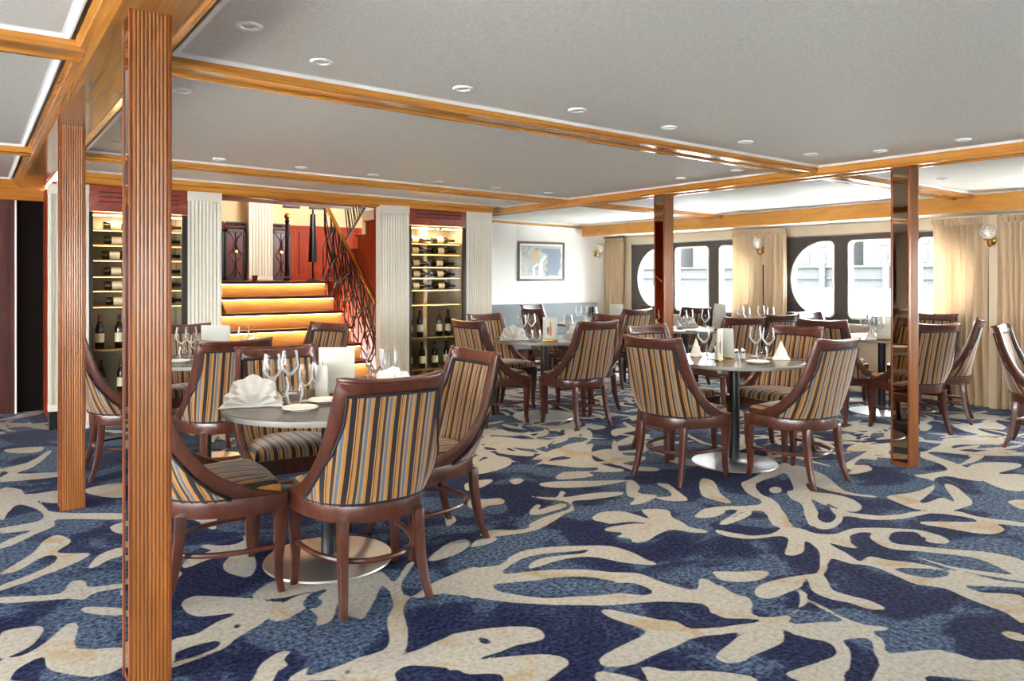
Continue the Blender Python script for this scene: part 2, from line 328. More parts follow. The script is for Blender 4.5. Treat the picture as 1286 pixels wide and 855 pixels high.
# further leaves, same drawing manner, for the parts of the carpet beyond these sheets
def traced(x,y):
    s=x*AX[0]+y*AX[1]
    if s<.3: return False
    px=CX+F*(x*RT[0]+y*RT[1])/s; py=HY+CH*F/s
    return (py>505 and px>560 and px<1290 and py<860) or (py>545 and -5<px<=560 and py<860)
def leaf(x,y,a,ln,w,curv):
    L_=[];R_=[]; n=9
    for i in range(n):
        t=i/(n-1); aa=a+curv*(t-.5); 
        if i: x+=math.cos(aa)*ln/(n-1); y+=math.sin(aa)*ln/(n-1)
        ww=w*(.12+math.sin(PI*min(1,t*1.02))**.8*(1.1-.5*t)); L_.append((x-math.sin(aa)*ww,y+math.cos(aa)*ww)); R_.append((x+math.sin(aa)*ww,y-math.cos(aa)*ww))
    return L_+R_[::-1]
for k in range(900):
    x=rng.uniform(-1.5,8.6); y=rng.uniform(-1,9.6); a=rng.uniform(0,2*PI); ln=rng.uniform(.35,1.0); w=rng.uniform(.025,.08)
    if traced(x,y) or traced(x+math.cos(a)*ln,y+math.sin(a)*ln) or traced(x+math.cos(a)*ln/2,y+math.sin(a)*ln/2): continue
    cream.append(smooth_poly(leaf(x,y,a,ln,w,rng.uniform(-1.6,1.6)),2))
for k in range(1100):
    x=rng.uniform(1.5,8.5); y=rng.uniform(2.2,9.3); a=rng.uniform(0,2*PI); ln=rng.uniform(.22,.6); w=rng.uniform(.016,.042); s_=x*AX[0]+y*AX[1]; py_=HY+CH*F/s_
    if py_>575: continue
    cream.append(smooth_poly(leaf(x,y,a,ln,w,rng.uniform(-1.8,1.8)),2))
gx=np.concatenate([np.linspace(-5.6,-.7,20),np.arange(-.65,8.7,.021)]); gy=np.concatenate([np.linspace(-4.4,.0,18),np.arange(.05,9.4,.021)])
SD=np.full((len(gy),len(gx)),.12)
def sdf(poly,acc,sign=1):
    x0,y0=poly.min(0)-.12; x1,y1=poly.max(0)+.12
    i0,i1=np.searchsorted(gx,[x0,x1]); j0,j1=np.searchsorted(gy,[y0,y1])
    if i1<=i0 or j1<=j0: return
    X,Y=np.meshgrid(gx[i0:i1],gy[j0:j1]); d2=np.full(X.shape,1e9); ins=np.zeros(X.shape,bool)
    n=len(poly)
    for i in range(n):
        ax,ay=poly[i]; bx,by=poly[(i+1)%n]; ex,ey=bx-ax,by-ay; q=ex*ex+ey*ey+1e-12
        t=np.clip(((X-ax)*ex+(Y-ay)*ey)/q,0,1); d2=np.minimum(d2,(X-ax-t*ex)**2+(Y-ay-t*ey)**2)
        c=((ay>Y)!=(by>Y))&(X<(bx-ax)*(Y-ay)/(by-ay+1e-15)+ax); ins^=c
    d=np.sqrt(d2)*np.where(ins,-1,1)
    if sign>0: acc[j0:j1,i0:i1]=np.minimum(acc[j0:j1,i0:i1],d)
    else: acc[j0:j1,i0:i1]=np.maximum(acc[j0:j1,i0:i1],-d)
for p in cream: sdf(p,SD)
for p in holes: sdf(p,SD,-1)
nx,ny=len(gx),len(gy); XX,YY=np.meshgrid(gx,gy)
me=bpy.data.meshes.new('floor'); co=np.stack([XX.ravel(),YY.ravel(),np.zeros(nx*ny)],1)
I=(np.arange(ny-1)[:,None]*nx+np.arange(nx-1)[None,:]).ravel()
quads=np.stack([I,I+1,I+nx+1,I+nx],1)
me.vertices.add(len(co)); me.vertices.foreach_set('co',co.ravel().astype(np.float32))
me.loops.add(quads.size); me.loops.foreach_set('vertex_index',quads.ravel().astype(np.int32))
me.polygons.add(len(quads)); me.polygons.foreach_set('loop_start',(np.arange(len(quads))*4).astype(np.int32)); me.polygons.foreach_set('loop_total',np.full(len(quads),4,dtype=np.int32))
me.update(); at_=me.attributes.new('leaf','FLOAT','POINT'); at_.data.foreach_set('value',SD.ravel().astype(np.float32))
fl=bpy.data.objects.new('floor',me); C.objects.link(fl); fl['kind']='structure'; fl['label']='navy and blue carpet with cream leaf branches'
m,nt,b=mat('leaf_pattern_carpet'); L=nt.links
a_=N(nt,'ShaderNodeAttribute',attribute_name='leaf'); tc=N(nt,'ShaderNodeTexCoord')
def nz(sc,det=3,dist=0,rough=.5):
    n=N(nt,'ShaderNodeTexNoise'); n.inputs['Scale'].default_value=sc; n.inputs['Detail'].default_value=det; n.inputs['Distortion'].default_value=dist; n.inputs['Roughness'].default_value=rough; L.new(tc.outputs['Object'],n.inputs['Vector']); return n
def math_(op,a,bv):
    n=N(nt,'ShaderNodeMath',operation=op); L.new(a,n.inputs[0]); 
    if isinstance(bv,(int,float)): n.inputs[1].default_value=bv
    else: L.new(bv,n.inputs[1])
    return n.outputs[0]
fine=nz(260,2); mid=nz(9,4,.6); big=nz(1.7,4,1.2); pil=nz(52,2,0,.65)
edge=math_('ADD',a_.outputs['Fac'],math_('MULTIPLY',math_('SUBTRACT',fine.outputs['Fac'],.5),.014)); edge=math_('ADD',edge,math_('MULTIPLY',math_('SUBTRACT',mid.outputs['Fac'],.5),.012))
msk=N(nt,'ShaderNodeMapRange'); msk.inputs['From Min'].default_value=.0025; msk.inputs['From Max'].default_value=-.0025; L.new(edge,msk.inputs['Value'])
# ground: navy with mottled blue-grey drifts
r_b=ramp(nt,[(.0,(46,52,92)),(.42,(54,63,105)),(.50,(72,86,122)),(.515,(108,131,162)),(.8,(124,145,174))]); bb=math_('ADD',big.outputs['Fac'],math_('MULTIPLY',math_('SUBTRACT',fine.outputs['Fac'],.5),.10)); L.new(bb,r_b.inputs[0])
sp=ramp(nt,[(.36,(84,88,104)),(.5,(180,182,192)),(.64,(255,255,255))]); L.new(pil.outputs['Fac'],sp.inputs[0])
mg=N(nt,'ShaderNodeMix',data_type='RGBA',blend_type='MULTIPLY'); mg.inputs[0].default_value=.95; L.new(r_b.outputs[0],mg.inputs[6]); L.new(sp.outputs[0],mg.inputs[7])
# leaves: cream with ochre drifts and a few worn grey flecks
och=nz(2.6,4,1.5); r_c=ramp(nt,[(.0,(206,201,190)),(.55,(210,205,194)),(.64,(208,190,162)),(.74,(202,176,140))]); L.new(och.outputs['Fac'],r_c.inputs[0])
sp2=ramp(nt,[(.3,(205,205,205)),(.6,(255,255,255))]); L.new(pil.outputs['Fac'],sp2.inputs[0])
mc=N(nt,'ShaderNodeMix',data_type='RGBA',blend_type='MULTIPLY'); mc.inputs[0].default_value=.8; L.new(r_c.outputs[0],mc.inputs[6]); L.new(sp2.outputs[0],mc.inputs[7])
mm=N(nt,'ShaderNodeMix',data_type='RGBA'); L.new(msk.outputs[0],mm.inputs[0]); L.new(mg.outputs[2],mm.inputs[6]); L.new(mc.outputs[2],mm.inputs[7]); dk=N(nt,'ShaderNodeMix',data_type='RGBA',blend_type='MULTIPLY'); dk.inputs[0].default_value=1; dk.inputs[7].default_value=(.66,.66,.66,1); L.new(mm.outputs[2],dk.inputs[6]); L.new(dk.outputs[2],b.inputs['Base Color'])
b.inputs['Roughness'].default_value=.85; b.inputs['Specular IOR Level'].default_value=.08; b.inputs['Sheen Weight'].default_value=.30; b.inputs['Sheen Roughness'].default_value=.14; b.inputs['Sheen Tint'].default_value=(.85,.92,1,1)
bp=N(nt,'ShaderNodeBump'); bp.inputs['Strength'].default_value=.5; bp.inputs['Distance'].default_value=.004; L.new(pil.outputs['Fac'],bp.inputs['Height']); L.new(bp.outputs[0],b.inputs['Normal'])
me.materials.append(m)
# ------------------------------------------------------------------ shell: ceiling with coffers, walls, windows
def zc(x): return 2.298-.018*max(0,x-.6)
XW=8.6; YB=9.3; Y3=7.69
mb=MB()
xs=[-5.6,.6,XW+.15]; 
mb.grid([[(x,y,zc(x)) for x in xs] for y in (-4.4,9.45)]); mb.grid([[(x,y,zc(x)+.06) for x in xs] for y in (-4.4,9.45)])
struct('ceiling',mb,M['ceil'])
TR=[0]
def trim(mb,m,**k):
    TR[0]+=1; return struct('trim_%d'%TR[0],mb,m,**k)
def xbeam(y0,y1,x0,x1,d=.055,n=6):
    """cross beam: two lipped fascias and a recessed lacquered soffit; follows the fall of the ceiling"""
    prof=[(y0,.03),(y0,-d+.018),(y0+.006,-d+.012),(y0+.006,-d),(y0+.03,-d),(y0+.036,-d+.012),(y1-.036,-d+.012),(y1-.03,-d),(y1-.006,-d),(y1-.006,-d+.012),(y1,-d+.018),(y1,.03)]
    mb=MB(); X=[x0+(x1-x0)*i/n for i in range(n+1)]
    mb.grid([[(x,p[0],zc(x)+p[1]) for p in prof] for x in X]); trim(mb,M['beam'],flip=False)
def ybeam(x0,x1,y0,y1,d=.078):
    prof=[(x0,.03),(x0,-d+.018),(x0+.006,-d+.012),(x0+.006,-d),(x0+.03,-d),(x0+.036,-d+.012),(x1-.036,-d+.012),(x1-.03,-d),(x1-.006,-d),(x1-.006,-d+.012),(x1,-d+.018),(x1,.03)]
    mb=MB(); mb.grid([[(p[0],y,zc((x0+x1)/2)+p[1]) for p in prof] for y in (y0,y1)]); trim(mb,M['beamy'],flip=False)
YBM=[(-2.65,-2.45),(.386,.586),(3.426,3.626),(6.47,6.67)]
for y0,y1 in YBM:
    xbeam(y0,y1,-5.6,.37); xbeam(y0,y1,.63,5.40); xbeam(y0,y1,5.53,8.0)
ybeam(5.365,5.565,-4.4,9.3)
# broad longitudinal beam over the left columns: stepped mouldings and flat soffit
prof=[(.335,.03),(.335,-.02),(.352,-.03),(.352,-.045),(.372,-.05),(.372,-.06),(.392,-.071),(.592,-.071),(.612,-.06),(.612,-.05),(.640,-.042),(.640,-.03),(.672,-.02),(.685,-.01),(.685,.03)]
mb=MB(); mb.grid([[(p[0],y,2.298+p[1]) for p in prof] for y in (-4.4,8.9)]); trim(mb,M['beamy'],flip=False)
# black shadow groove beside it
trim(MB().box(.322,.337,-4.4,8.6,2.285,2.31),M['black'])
# cornice above the stair wall
prof=[(Y3-.02,.03),(Y3-.02,-.055),(Y3-.005,-.065),(Y3-.005,-.11),(Y3+.03,-.125),(Y3+.15,-.125),(Y3+.15,.03)]
mb=MB(); mb.grid([[(x,p[0],zc(x)+p[1]) for p in prof] for x in (.685,2,3.5,5.2)]); trim(mb,M['beam'],flip=False)
# cornice on the picture wall, moulded fascia over the windows
mb=MB(); prof=[(YB,.0),(YB-.04,.0),(YB-.035,-.03),(YB-.02,-.045),(YB,-.05)]
mb.grid([[(x,p[0],zc(x)+p[1]) for p in prof] for x in (5.2,6.6,8.05)]); trim(mb,M['beam'],flip=False)
mb=MB(); mb.box(8.0,8.04,-4.4,9.28,1.985,zc(8)+.03); trim(mb,M['header'])
mb=MB(); mb.box(8.04,XW+.1,-4.4,9.28,1.99,2.02); trim(mb,M['cream'])
# white cove strips round every coffer
def coves(x0,x1,y0,y1,w=.024):
    mb=MB()
    for (a,b_,c,d) in ((x0,x1,y0,y0+w),(x0,x1,y1-w,y1)):
        n=4
        for i in range(n):
            xa=a+(b_-a)*i/n; xb=a+(b_-a)*(i+1)/n; s_=1 if c==y0 else -1; yy=c if s_>0 else d
            mb.grid([[(x,yy,zc(x)-.016),(x,yy+s_*.008,zc(x)-.016),(x,yy+s_*.022,zc(x)-.004),(x,yy+s_*.034,zc(x)-.002)] for x in (xa,xb)])
    for s_,xx in ((1,x0),(-1,x1)):
        mb.grid([[(xx,y,zc(xx)-.016),(xx+s_*.008,y,zc(xx)-.016),(xx+s_*.022,y,zc(xx)-.004),(xx+s_*.034,y,zc(xx)-.002)] for y in (y0,y1)])
    trim(mb,M['white'],flip=False)
YC=[(-2.45,.386),(.586,3.426),(3.626,6.47)]
for y0,y1 in YC+[(6.67,Y3-.02)]: coves(.685,5.365,y0,y1)
for y0,y1 in YC+[(6.67,9.25)]: coves(5.565,8.0,y0,y1)
for y0,y1 in YC+[(6.67,8.7)]: coves(-5.5,.32,y0,y1)
# walls
struct('wall_back',MB().box(5.2,XW+.1,YB,YB+.12,0,2.35),M['wallpaint'])
struct('wall_side',MB().box(5.17,5.2,Y3+.2,YB,0,2.3),M['wallpaint'])
# right wall: cream below and above the windows
mb=MB(); mb.box(XW,XW+.1,-4.4,9.4,0,.78); mb.box(XW,XW+.1,-4.4,9.4,1.85,2.02)
WG=[(7.51,1.24),(4.76,1.24),(2.01,1.24),(-.74,1.24),(-3.5,.9)]
ys=[9.4]
for c,h in WG: ys+= [c+h,c-h]
ys.append(-4.4)
for a,b_ in zip(ys[::2],ys[1::2]): mb.box(XW,XW+.1,b_,a,.78,1.85)
struct('wall_right',mb,M['beige'])
def rloop(y0,y1,z0,z1,rads,n=10):
    """rounded rectangle, radii at (y0z0,y1z0,y1z1,y0z1)"""
    P=[]
    for (cy,cz,sy,sz,a0),r in zip(((y0,z0,1,1,PI),(y1,z0,-1,1,1.5*PI),(y1,z1,-1,-1,0),(y0,z1,1,-1,.5*PI)),rads):
        for i in range(n+1):
            a=a0+PI/2*i/n; P.append((cy+sy*r+math.cos(a)*r,cz+sz*r+math.sin(a)*r))
    return P
def plate_with_holes(name,outer,loops,x0,x1,m,parent=None):
    cu=bpy.data.curves.new(name,'CURVE'); cu.dimensions='2D'; cu.fill_mode='BOTH'; cu.extrude=abs(x1-x0)/2
    for lp in [outer]+loops:
        s=cu.splines.new('POLY'); s.points.add(len(lp)-1); s.use_cyclic_u=True
        for p,q in zip(s.points,lp): p.co=(q[0],q[1],0,1)
    t=bpy.data.objects.new(name,cu); C.objects.link(t); dg=bpy.context.evaluated_depsgraph_get(); me=bpy.data.meshes.new_from_object(t.evaluated_get(dg))
    bpy.data.objects.remove(t); me.name=name
    R=Matrix(((0,0,1,(x0+x1)/2),(1,0,0,0),(0,1,0,0),(0,0,0,1))); me.transform(R); me.materials.clear(); me.materials.append(m)
    o=bpy.data.objects.new(name,me); C.objects.link(o); o.parent=parent; return o
for k,(c,h) in enumerate(WG):
    root=None
    if h>1:
        L3=[(c-1.08,c-.51,(.035,.035,.035,.035)),(c-.30,c+.30,(.06,)*4),(c+.51,c+1.08,(.05,)*4)]
        lps=[rloop(c-1.09,c-.51,.85,1.775,(.455,.06,.06,.455)),rloop(c-.31,c+.31,.85,1.775,(.06,)*4),rloop(c+.51,c+1.09,.85,1.775,(.06,.455,.455,.06))]
    else: lps=[rloop(c-.7,c+.7,.85,1.775,(.1,)*4)]
    outer=[(c-h,.77),(c+h,.77),(c+h,1.86),(c-h,1.86)]
    w=plate_with_holes('window_%d'%(k+1),outer,lps,XW-.02,XW+.08,M['bronze']); w['kind']='structure'
    for lp in lps:
        rim=MB(); rim.tube([(XW-.022,p[0],p[1]) for p in lp],.013,6,closed=True); obj('window_rim',rim,M['white'],w,smooth=True)
        gp=MB(); gp.prism(lp,lambda p,k:(XW+.03+.006*k,p[0],p[1])); obj('window_pane',gp,M['pane'],w)
    s_=MB(); s_.box(XW-.035,XW-.02,c-h,c+h,1.845,1.862); obj('window_trim',s_,M['chrome'],w)
    s_=MB(); s_.box(XW-.10,XW-.02,c-h,c+h,.765,.785); obj('window_sill',s_,M['cream'],w,bevel=.004)
# far left corner: cherry panelling round a dark doorway
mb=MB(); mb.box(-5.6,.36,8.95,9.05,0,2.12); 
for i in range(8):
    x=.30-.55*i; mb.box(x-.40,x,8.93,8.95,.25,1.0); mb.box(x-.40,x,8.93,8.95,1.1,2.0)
struct('wall_left_back',mb,M['dimred'])
struct('trim_left_fascia',MB().box(-5.6,.62,8.88,9.04,2.10,2.30),M['beam'],bevel=.006)
struct('trim_doorway_edge',MB().box(.357,.372,8.92,8.95,.0,2.1),M['white'])
d=struct('door_1',MB().box(.375,.60,9.0,9.05,0,2.12),M['darkdoor'])
struct('wall_doorway_side',MB().box(.60,.63,7.9,9.05,0,2.2),M['redwood'])
mb=MB().box(-5.7,-5.6,-4.4,9.05,0,.75).box(-5.7,-5.6,-4.4,9.05,1.95,2.35)
mb.box(-5.7,-5.6,5.2,9.05,.75,1.95)  # unseen window openings closed here to darken the far left
for i in range(6): mb.box(-5.7,-5.6,-4.4+2.6*i,-4.05+2.6*i,.75,1.95)
struct('wall_left',mb,M['wallpaint'])
mb=MB().box(-5.7,XW+.1,-4.5,-4.4,0,1.1).box(-5.7,XW+.1,-4.5,-4.4,1.8,2.35)
mb.box(-5.7,-3.5,-4.5,-4.4,1.1,1.8).box(-2.5,XW+.1,-4.5,-4.4,1.1,1.8)  # unseen wall, one small opening kept to hold back frontal light
struct('wall_rear',mb,M['wallpaint'])
# ------------------------------------------------------------------ stair wall: pilasters, wine cabinets, stairs
def pilaster(x0,x1,y,z1,z0,label,depth=.10,nf=None):
    t=thing('pilaster',label,'pilaster',((x0+x1)/2,y,z0),0,'fluted white pilasters of the stair wall'); w=(x1-x0)/2; h=z1-z0
    nf=nf or max(4,int((x1-x0)/.036)); P=[]; xs_=[]
    m_=.022; fw=(2*w-2*m_)/nf
    line=[(-w,depth),(-w,0),(-w+m_,0)]
    for i in range(nf):
        a=-w+m_+i*fw
        for j in range(1,7):
            u=j/6; line.append((a+fw*u,(.010*math.sin(PI*u)**.7 if .1<u<.9 else 0)))
    line+=[(w-m_,0),(w,0),(w,depth)]
    mb=MB(); mb.grid([[(p[0],p[1],z) for p in line] for z in (.0+.06,h-.09)]); obj('fluted_shaft',mb,M['pil'],t,flip=False)
    obj('capital',MB().box(-w-.004,w+.004,-.006,depth,h-.09,h),M['pil'],t,bevel=.004)
    obj('plinth',MB().box(-w-.004,w+.004,-.006,depth,0,.06),M['pil'],t,bevel=.004)
    return t
pilaster(1.69,2.00,Y3,2.165,0,'wide fluted off-white pilaster just left of the lit stairs')
pilaster(3.69,4.055,Y3,2.145,0,'fluted off-white pilaster just right of the iron stair railing')
pilaster(4.82,5.185,Y3,2.125,0,'fluted off-white pilaster between the right wine cabinet and the picture wall')
pilaster(.56,.645,7.80,2.17,.16,'narrow white pilaster beside the dark doorway, left of the second column')
pilaster(.80,.86,Y3,2.17,.0,'slim white pilaster edging the left wine cabinet')
struct('trim_pilaster_base',MB().box(.565,.80,7.79,7.9,0,.16),M['black'])
struct('wall_stair_left',MB().box(.63,.82,Y3+.1,7.95,0,2.2),M['cream'])
# wine cabinets
def wine_cabinet(x0,x1,label,zs,zbot):
    t=thing('wine_cabinet',label,'wine cabinet',((x0+x1)/2,Y3+.02,0)); w=(x1-x0)/2; D=.42
    body=MB(); body.box(-w,w,D-.02,D,0,2.17); body.box(-w,-w+.02,0,D,0,2.17); body.box(w-.02,w,0,D,0,2.17); body.box(-w,w,0,D,0,.06)
    obj('carcass',body,M['cabback'],t)
    fr=MB(); fr.box(-w,-w+.035,-.012,.012,.06,1.93); fr.box(w-.05,w,-.012,.012,.06,1.93); fr.box(-w,w,-.012,.012,.03,.07); obj('door_frame',fr,M['cabframe'],t,bevel=.002)
    vt=MB(); vt.box(-w,w,-.02,D,1.935,2.168); v=obj('vent_panel',vt,M['redwood2'],t,bevel=.006)
    sl=MB()
    for k in range(3): sl.box(-w+.08,w-.08,-.024,-.018,2.02+.042*k,2.030+.042*k)
    obj('slot',sl,M['black'],v)
    for z in zs+[zbot,.27]:
        sf=obj('shelf',MB().box(-w+.02,w-.02,.06,D-.02,z-.012,z),M['shelf'],t)
        if z>.9: obj('led_strip',MB().box(-w+.04,w-.04,.075,.085,z-.017,z-.012),M['led_shelf'],sf)
    for sx in (-1,1):
        a,b_=(-w+.035,-.004) if sx<0 else (.004,w-.05)
        g=obj('glass_door',MB().box(a,b_,-.004,.002,.07,1.93),M['cabglass'],t)
        obj('hinge',MB().box(*((a+.01,a+.05) if sx>0 else (b_-.05,b_-.01)),-.012,-.004,1.88,1.915),M['chrome'],g,bevel=.003)
    led=MB(); led.box(-w+.03,w-.03,.03,.045,1.90,1.91); obj('led_strip',led,M['led_cab'],t)
    return t
M['led_shelf']=plain('warm_shelf_led',(255,226,170),.5,emit=(255,196,110),es=3)
M['led_cab']=plain('warm_cabinet_led',(255,226,170),.5,emit=(255,214,150),es=26)
ZL=[1.782,1.645,1.507,1.359,1.228,1.083]; ZR=[1.74,1.615,1.466,1.34,1.20,1.03]
wine_cabinet(.86,1.69,'tall wine cabinet with red slotted top behind the left columns',ZL,.686)
wine_cabinet(4.055,4.82,'tall wine cabinet with red slotted top between two pilasters right of stairs',ZR,.64)
struct('wall_stair_back',MB().box(.82,2.0,8.14,8.2,0,2.2).box(4.0,5.2,8.14,8.2,0,2.2),M['cream'])
def bottle_proto():
    t=thing('wine_bottle','','bottle')
    obj('glass_body',MB().lathe([(.001,0),(.034,0),(.0375,.006),(.0375,.185),(.034,.205),(.018,.235),(.0145,.25),(.0145,.30),(.0155,.302),(.0155,.312),(.001,.312)],16),M['bottle'],t,smooth=True)
    obj('paper_label',MB().lathe([(.0381,.06),(.0381,.145)],16,cap=False),M['label'],t,smooth=True)
    obj('capsule',MB().lathe([(.0158,.255),(.0158,.3135),(.001,.3138)],12,cap=False),M['foilb'],t,smooth=True)
    return t
bp_=bottle_proto(); BOT=Proto(bp_)
def red_capsule(o):
    for ch in o.children:
        if ch.name.startswith('capsule'):
            ch.data=CAPR
CAPR=None
def put_bottle(x,y,z,label,group,lying=None,red=False):
    global CAPR
    o=BOT.put((x,y,z),random.uniform(0,6),label,group)
    if CAPR is None:
        c0=[c for c in bp_.children if c.name.startswith('capsule')][0]; CAPR=c0.data.copy(); CAPR.materials.clear(); CAPR.materials.append(M['foil'])
    if lying: o.rotation_euler=(0,lying*PI/2,0); o.location=(x,y,z+.039)
    if red: red_capsule(o)
    return o
ORD=['first','second','third','fourth','fifth','sixth','seventh','eighth','ninth']
for side,zs,xs_ in (('left',ZL,[(.99,1),(1.53,-1)]),('right',ZR,[(4.19,1),(4.64,-1)])):
    for i,z in enumerate(zs):
        for j,(x,s_) in enumerate(xs_):
            if side=='right' and i==5: continue
            if side=='left': s_=1; x=(1.0,1.36)[j]
            else: x=(4.13,4.46)[j]; s_=1
            put_bottle(x+random.uniform(-.015,.02),Y3+.2,z,'dark bottle lying %s on the %s shelf down in the %s wine cabinet'%(('left half','right half')[j],ORD[i],side),'bottles lying in the wine cabinets',1)
for side,zb,xs_ in (('left',.686,(.97,1.13,1.30,1.47)),('right',.64,(4.16,4.30,4.56,4.68))):
    for j,x in enumerate(xs_):
        put_bottle(x,Y3+.2,zb,'%s upright bottle from the left on the tall lower shelf of the %s wine cabinet'%(ORD[j],side),'upright bottles in the wine cabinets',None,j in (0,2))
for side,xs_ in (('left',(.98,1.15,1.32)),('right',(4.16,4.33,4.5,4.66))):
    for j,x in enumerate(xs_):
        put_bottle(x,Y3+.2,.27,'%s upright bottle from the left on the bottom shelf of the %s wine cabinet'%(ORD[j],side),'upright bottles in the wine cabinets',None,j%2==0)
# short glasses on the sixth shelf of the right cabinet
# stairs
NS,RISE,GO,SY,SX0,SX1=7,.184,.28,7.92,2.03,3.84
st=thing('staircase','wide short staircase with amber risers lit by strips under each tread','staircase',((SX0+SX1)/2,SY,0)); hw_=(SX1-SX0)/2
M['led_stair']=plain('warm_step_led',(255,190,90),.5,emit=(255,206,136),es=11)
for k in range(NS):
    y=GO*k; z=RISE*k
    obj('riser',MB().box(-hw_,hw_,y+.055,y+.085,z,z+RISE-.03),M['step'],st)
    t_=obj('tread',MB().box(-hw_,hw_,y,y+GO+.085,z+RISE-.035,z+RISE),M['tread'],st,bevel=.004)
    obj('led_strip',MB().box(-hw_+.03,hw_-.03,y+.008,y+.020,z+RISE-.041,z+RISE-.035),M['led_stair'],t_)
ZL0=NS*RISE
struct('floor_landing',MB().box(.9,6.4,SY+GO*NS-.02,12.5,ZL0-.1,ZL0),M['tread'])
struct('wall_landing_front',MB().box(.9,2.02,9.62,9.7,0,ZL0).box(3.87,6.4,9.62,9.7,0,ZL0),M['redwood'])
struct('wall_stair_well_left',MB().box(1.96,2.02,8.0,12.5,0,3.4),M['redwood'])
struct('ceiling_landing',MB().box(.9,6.4,Y3+.13,12.6,3.38,3.45),M['hallwall'])
struct('wall_landing_back',MB().box(.9,6.4,12.5,12.6,0,3.45),M['hallwall'])
struct('wall_landing_right',MB().box(6.3,6.4,9.45,12.6,0,3.45),M['hallwall'])
struct('wall_above_stairs',MB().box(.8,5.2,Y3+.1,Y3+.15,2.17,3.45),M['cream'])
mb=MB(); mb.box(2.02,6.3,12.47,12.5,ZL0,2.165)
for i in range(7): mb.box(2.1+.6*i,2.1+.6*i+.50,12.455,12.47,ZL0+.1,2.09)
struct('trim_landing_wainscot',mb,M['redwood'])
struct('trim_landing_rail',MB().box(2.02,6.3,12.45,12.5,2.165,2.2),M['redwood'])
pilaster(3.62,4.0,12.30,2.75,ZL0,'fluted white column standing on the landing above the stairs',.18,7)
def iron_door(x0,x1,label):
    t=thing('ornate_door',label,'door',((x0+x1)/2,12.40,ZL0)); w=(x1-x0)/2; h=2.10-ZL0
    obj('panel',MB().box(-w,w,0,.03,0,h),M['doorred'],t)
    fr=MB(); 
    for a,b_,c,d_ in ((-w,-w+.035,0,h),(w-.035,w,0,h),(-w,w,0,.05),(-w,w,h-.05,h)): fr.box(a,b_,-.02,.035,c,d_)
    for i in range(3):
        x=-w+.06+(2*w-.12)*i/2
        fr.tube([(x*(1-.9*abs(math.sin(PI*q/12*2))),-.008,.05+(h-.1)*q/12) for q in range(13)],.007,5)
    obj('ironwork',fr,M['black'],t)
    bo=obj('boss',MB().lathe([(.001,0),(.035,0),(.03,.012),(.001,.016)],14),M['brass'],t); bo.rotation_euler=(PI/2,0,0); bo.location=(0,-.012,h*.55)
    cr=MB()
    for i in range(int(2*w/.05)): 
        x=-w+.03+i*.05; cr.tube([(x+.02*math.cos(a),0,h+.07+.03*math.sin(a)) for a in [2*PI*q/8 for q in range(8)]],.006,5,closed=True)
    cr.box(-w,w,-.01,.01,h+.10,h+.115); cr.box(-w,w,-.01,.01,h+.03,h+.045)
    obj('cresting',cr,M['black'],t)
M['doorred']=plain('oxblood_door_panel',(88,16,12),.35,0,.2)
iron_door(2.75,3.26,'dark oxblood door with black ironwork at the far left of the landing')
iron_door(3.28,3.60,'narrow oxblood ironwork door on the landing beside the white column')
iron_door(4.02,4.32,'oxblood door with black iron scrolls on the landing, right of the white column')
for i,(x0,x1) in enumerate(((4.23,4.52),(4.68,5.05))):
    t=thing('wall_picture',('dark framed picture high on the landing wall above the black post','dark framed picture on the landing wall, behind the top of the brass handrail')[i],'picture',((x0+x1)/2,12.5,2.49)); w=(x1-x0)/2
    obj('frame',MB().box(-w,w,-.025,0,0,.24),M['black'],t,bevel=.004); obj('print',MB().box(-w+.03,w-.03,-.029,-.02,.03,.21),plain('dark_brown_print',(70,34,22),.4),t)
t=thing('newel_post','slim black post with a brass ball cap on the landing','post',(3.60,10.45,ZL0))
obj('shaft',MB().lathe([(.05,0),(.05,.04),(.03,.06),(.026,.80),(.034,.84),(.022,.86)],14),M['black'],t,smooth=True)
obj('ball_cap',MB().lathe([(.001,.855),(.02,.858),(.036,.875),(.042,.9),(.036,.925),(.02,.942),(.001,.946)],16),M['brass'],t,smooth=True)
t=thing('floor_lamp_spot','small brass uplight on the landing floor below the white column','lamp',(3.02,10.0,ZL0))
obj('cup',MB().lathe([(.03,0),(.034,.05),(.04,.075),(.03,.075),(.001,.05)],14),M['brass'],t,smooth=True); obj('base',MB().lathe([(.045,0),(.045,.008),(.02,.012)],14),M['brass'],t,smooth=True)
t=thing('coat_stand','tall black draped stand at the head of the stairs','stand',(3.86,10.15,ZL0))
obj('post',MB().lathe([(.09,0),(.09,.015),(.015,.03),(.015,.98),(.001,1.0)],12),M['black'],t,smooth=True)
mb=MB(); mb.grid([[((.03+.022*(j/8))*(1+.25*math.sin(5*a))*math.cos(a),(.03+.022*(j/8))*(1+.25*math.sin(5*a))*math.sin(a),.92-.66*j/8) for a in [2*PI*i/30 for i in range(31)]] for j in range(9)])
obj('drape',mb,M['black'],t,smooth=True)
# upper flight seen beyond the railing: cherry stringer with stepped cream wall above
mb=MB(); poly=[(7.95,0),(9.6,0),(9.6,1.30)]
yy=9.25; zz=1.52; poly=[(7.86,.0),(9.62,.0),(9.62,1.50)]
for k in range(5): poly+=[(yy,zz),(yy,zz+.17)]; yy-=.235; zz+=.17
poly+=[(7.86,zz)]
mb.prism(poly,lambda p,k:(4.02+.05*k,p[0],p[1])); struct('wall_stringer',mb,M['redwood'])
mb=MB(); yy=9.25; zz=1.52
for k in range(5): mb.box(4.0,4.09,yy-.235,yy+.02,zz+.165,zz+.185); yy-=.235; zz+=.17
struct('trim_step_nosing',mb,M['tread'])
struct('wall_upper_flight',MB().box(4.35,4.40,7.9,9.62,0,3.4),M['hallwall'])
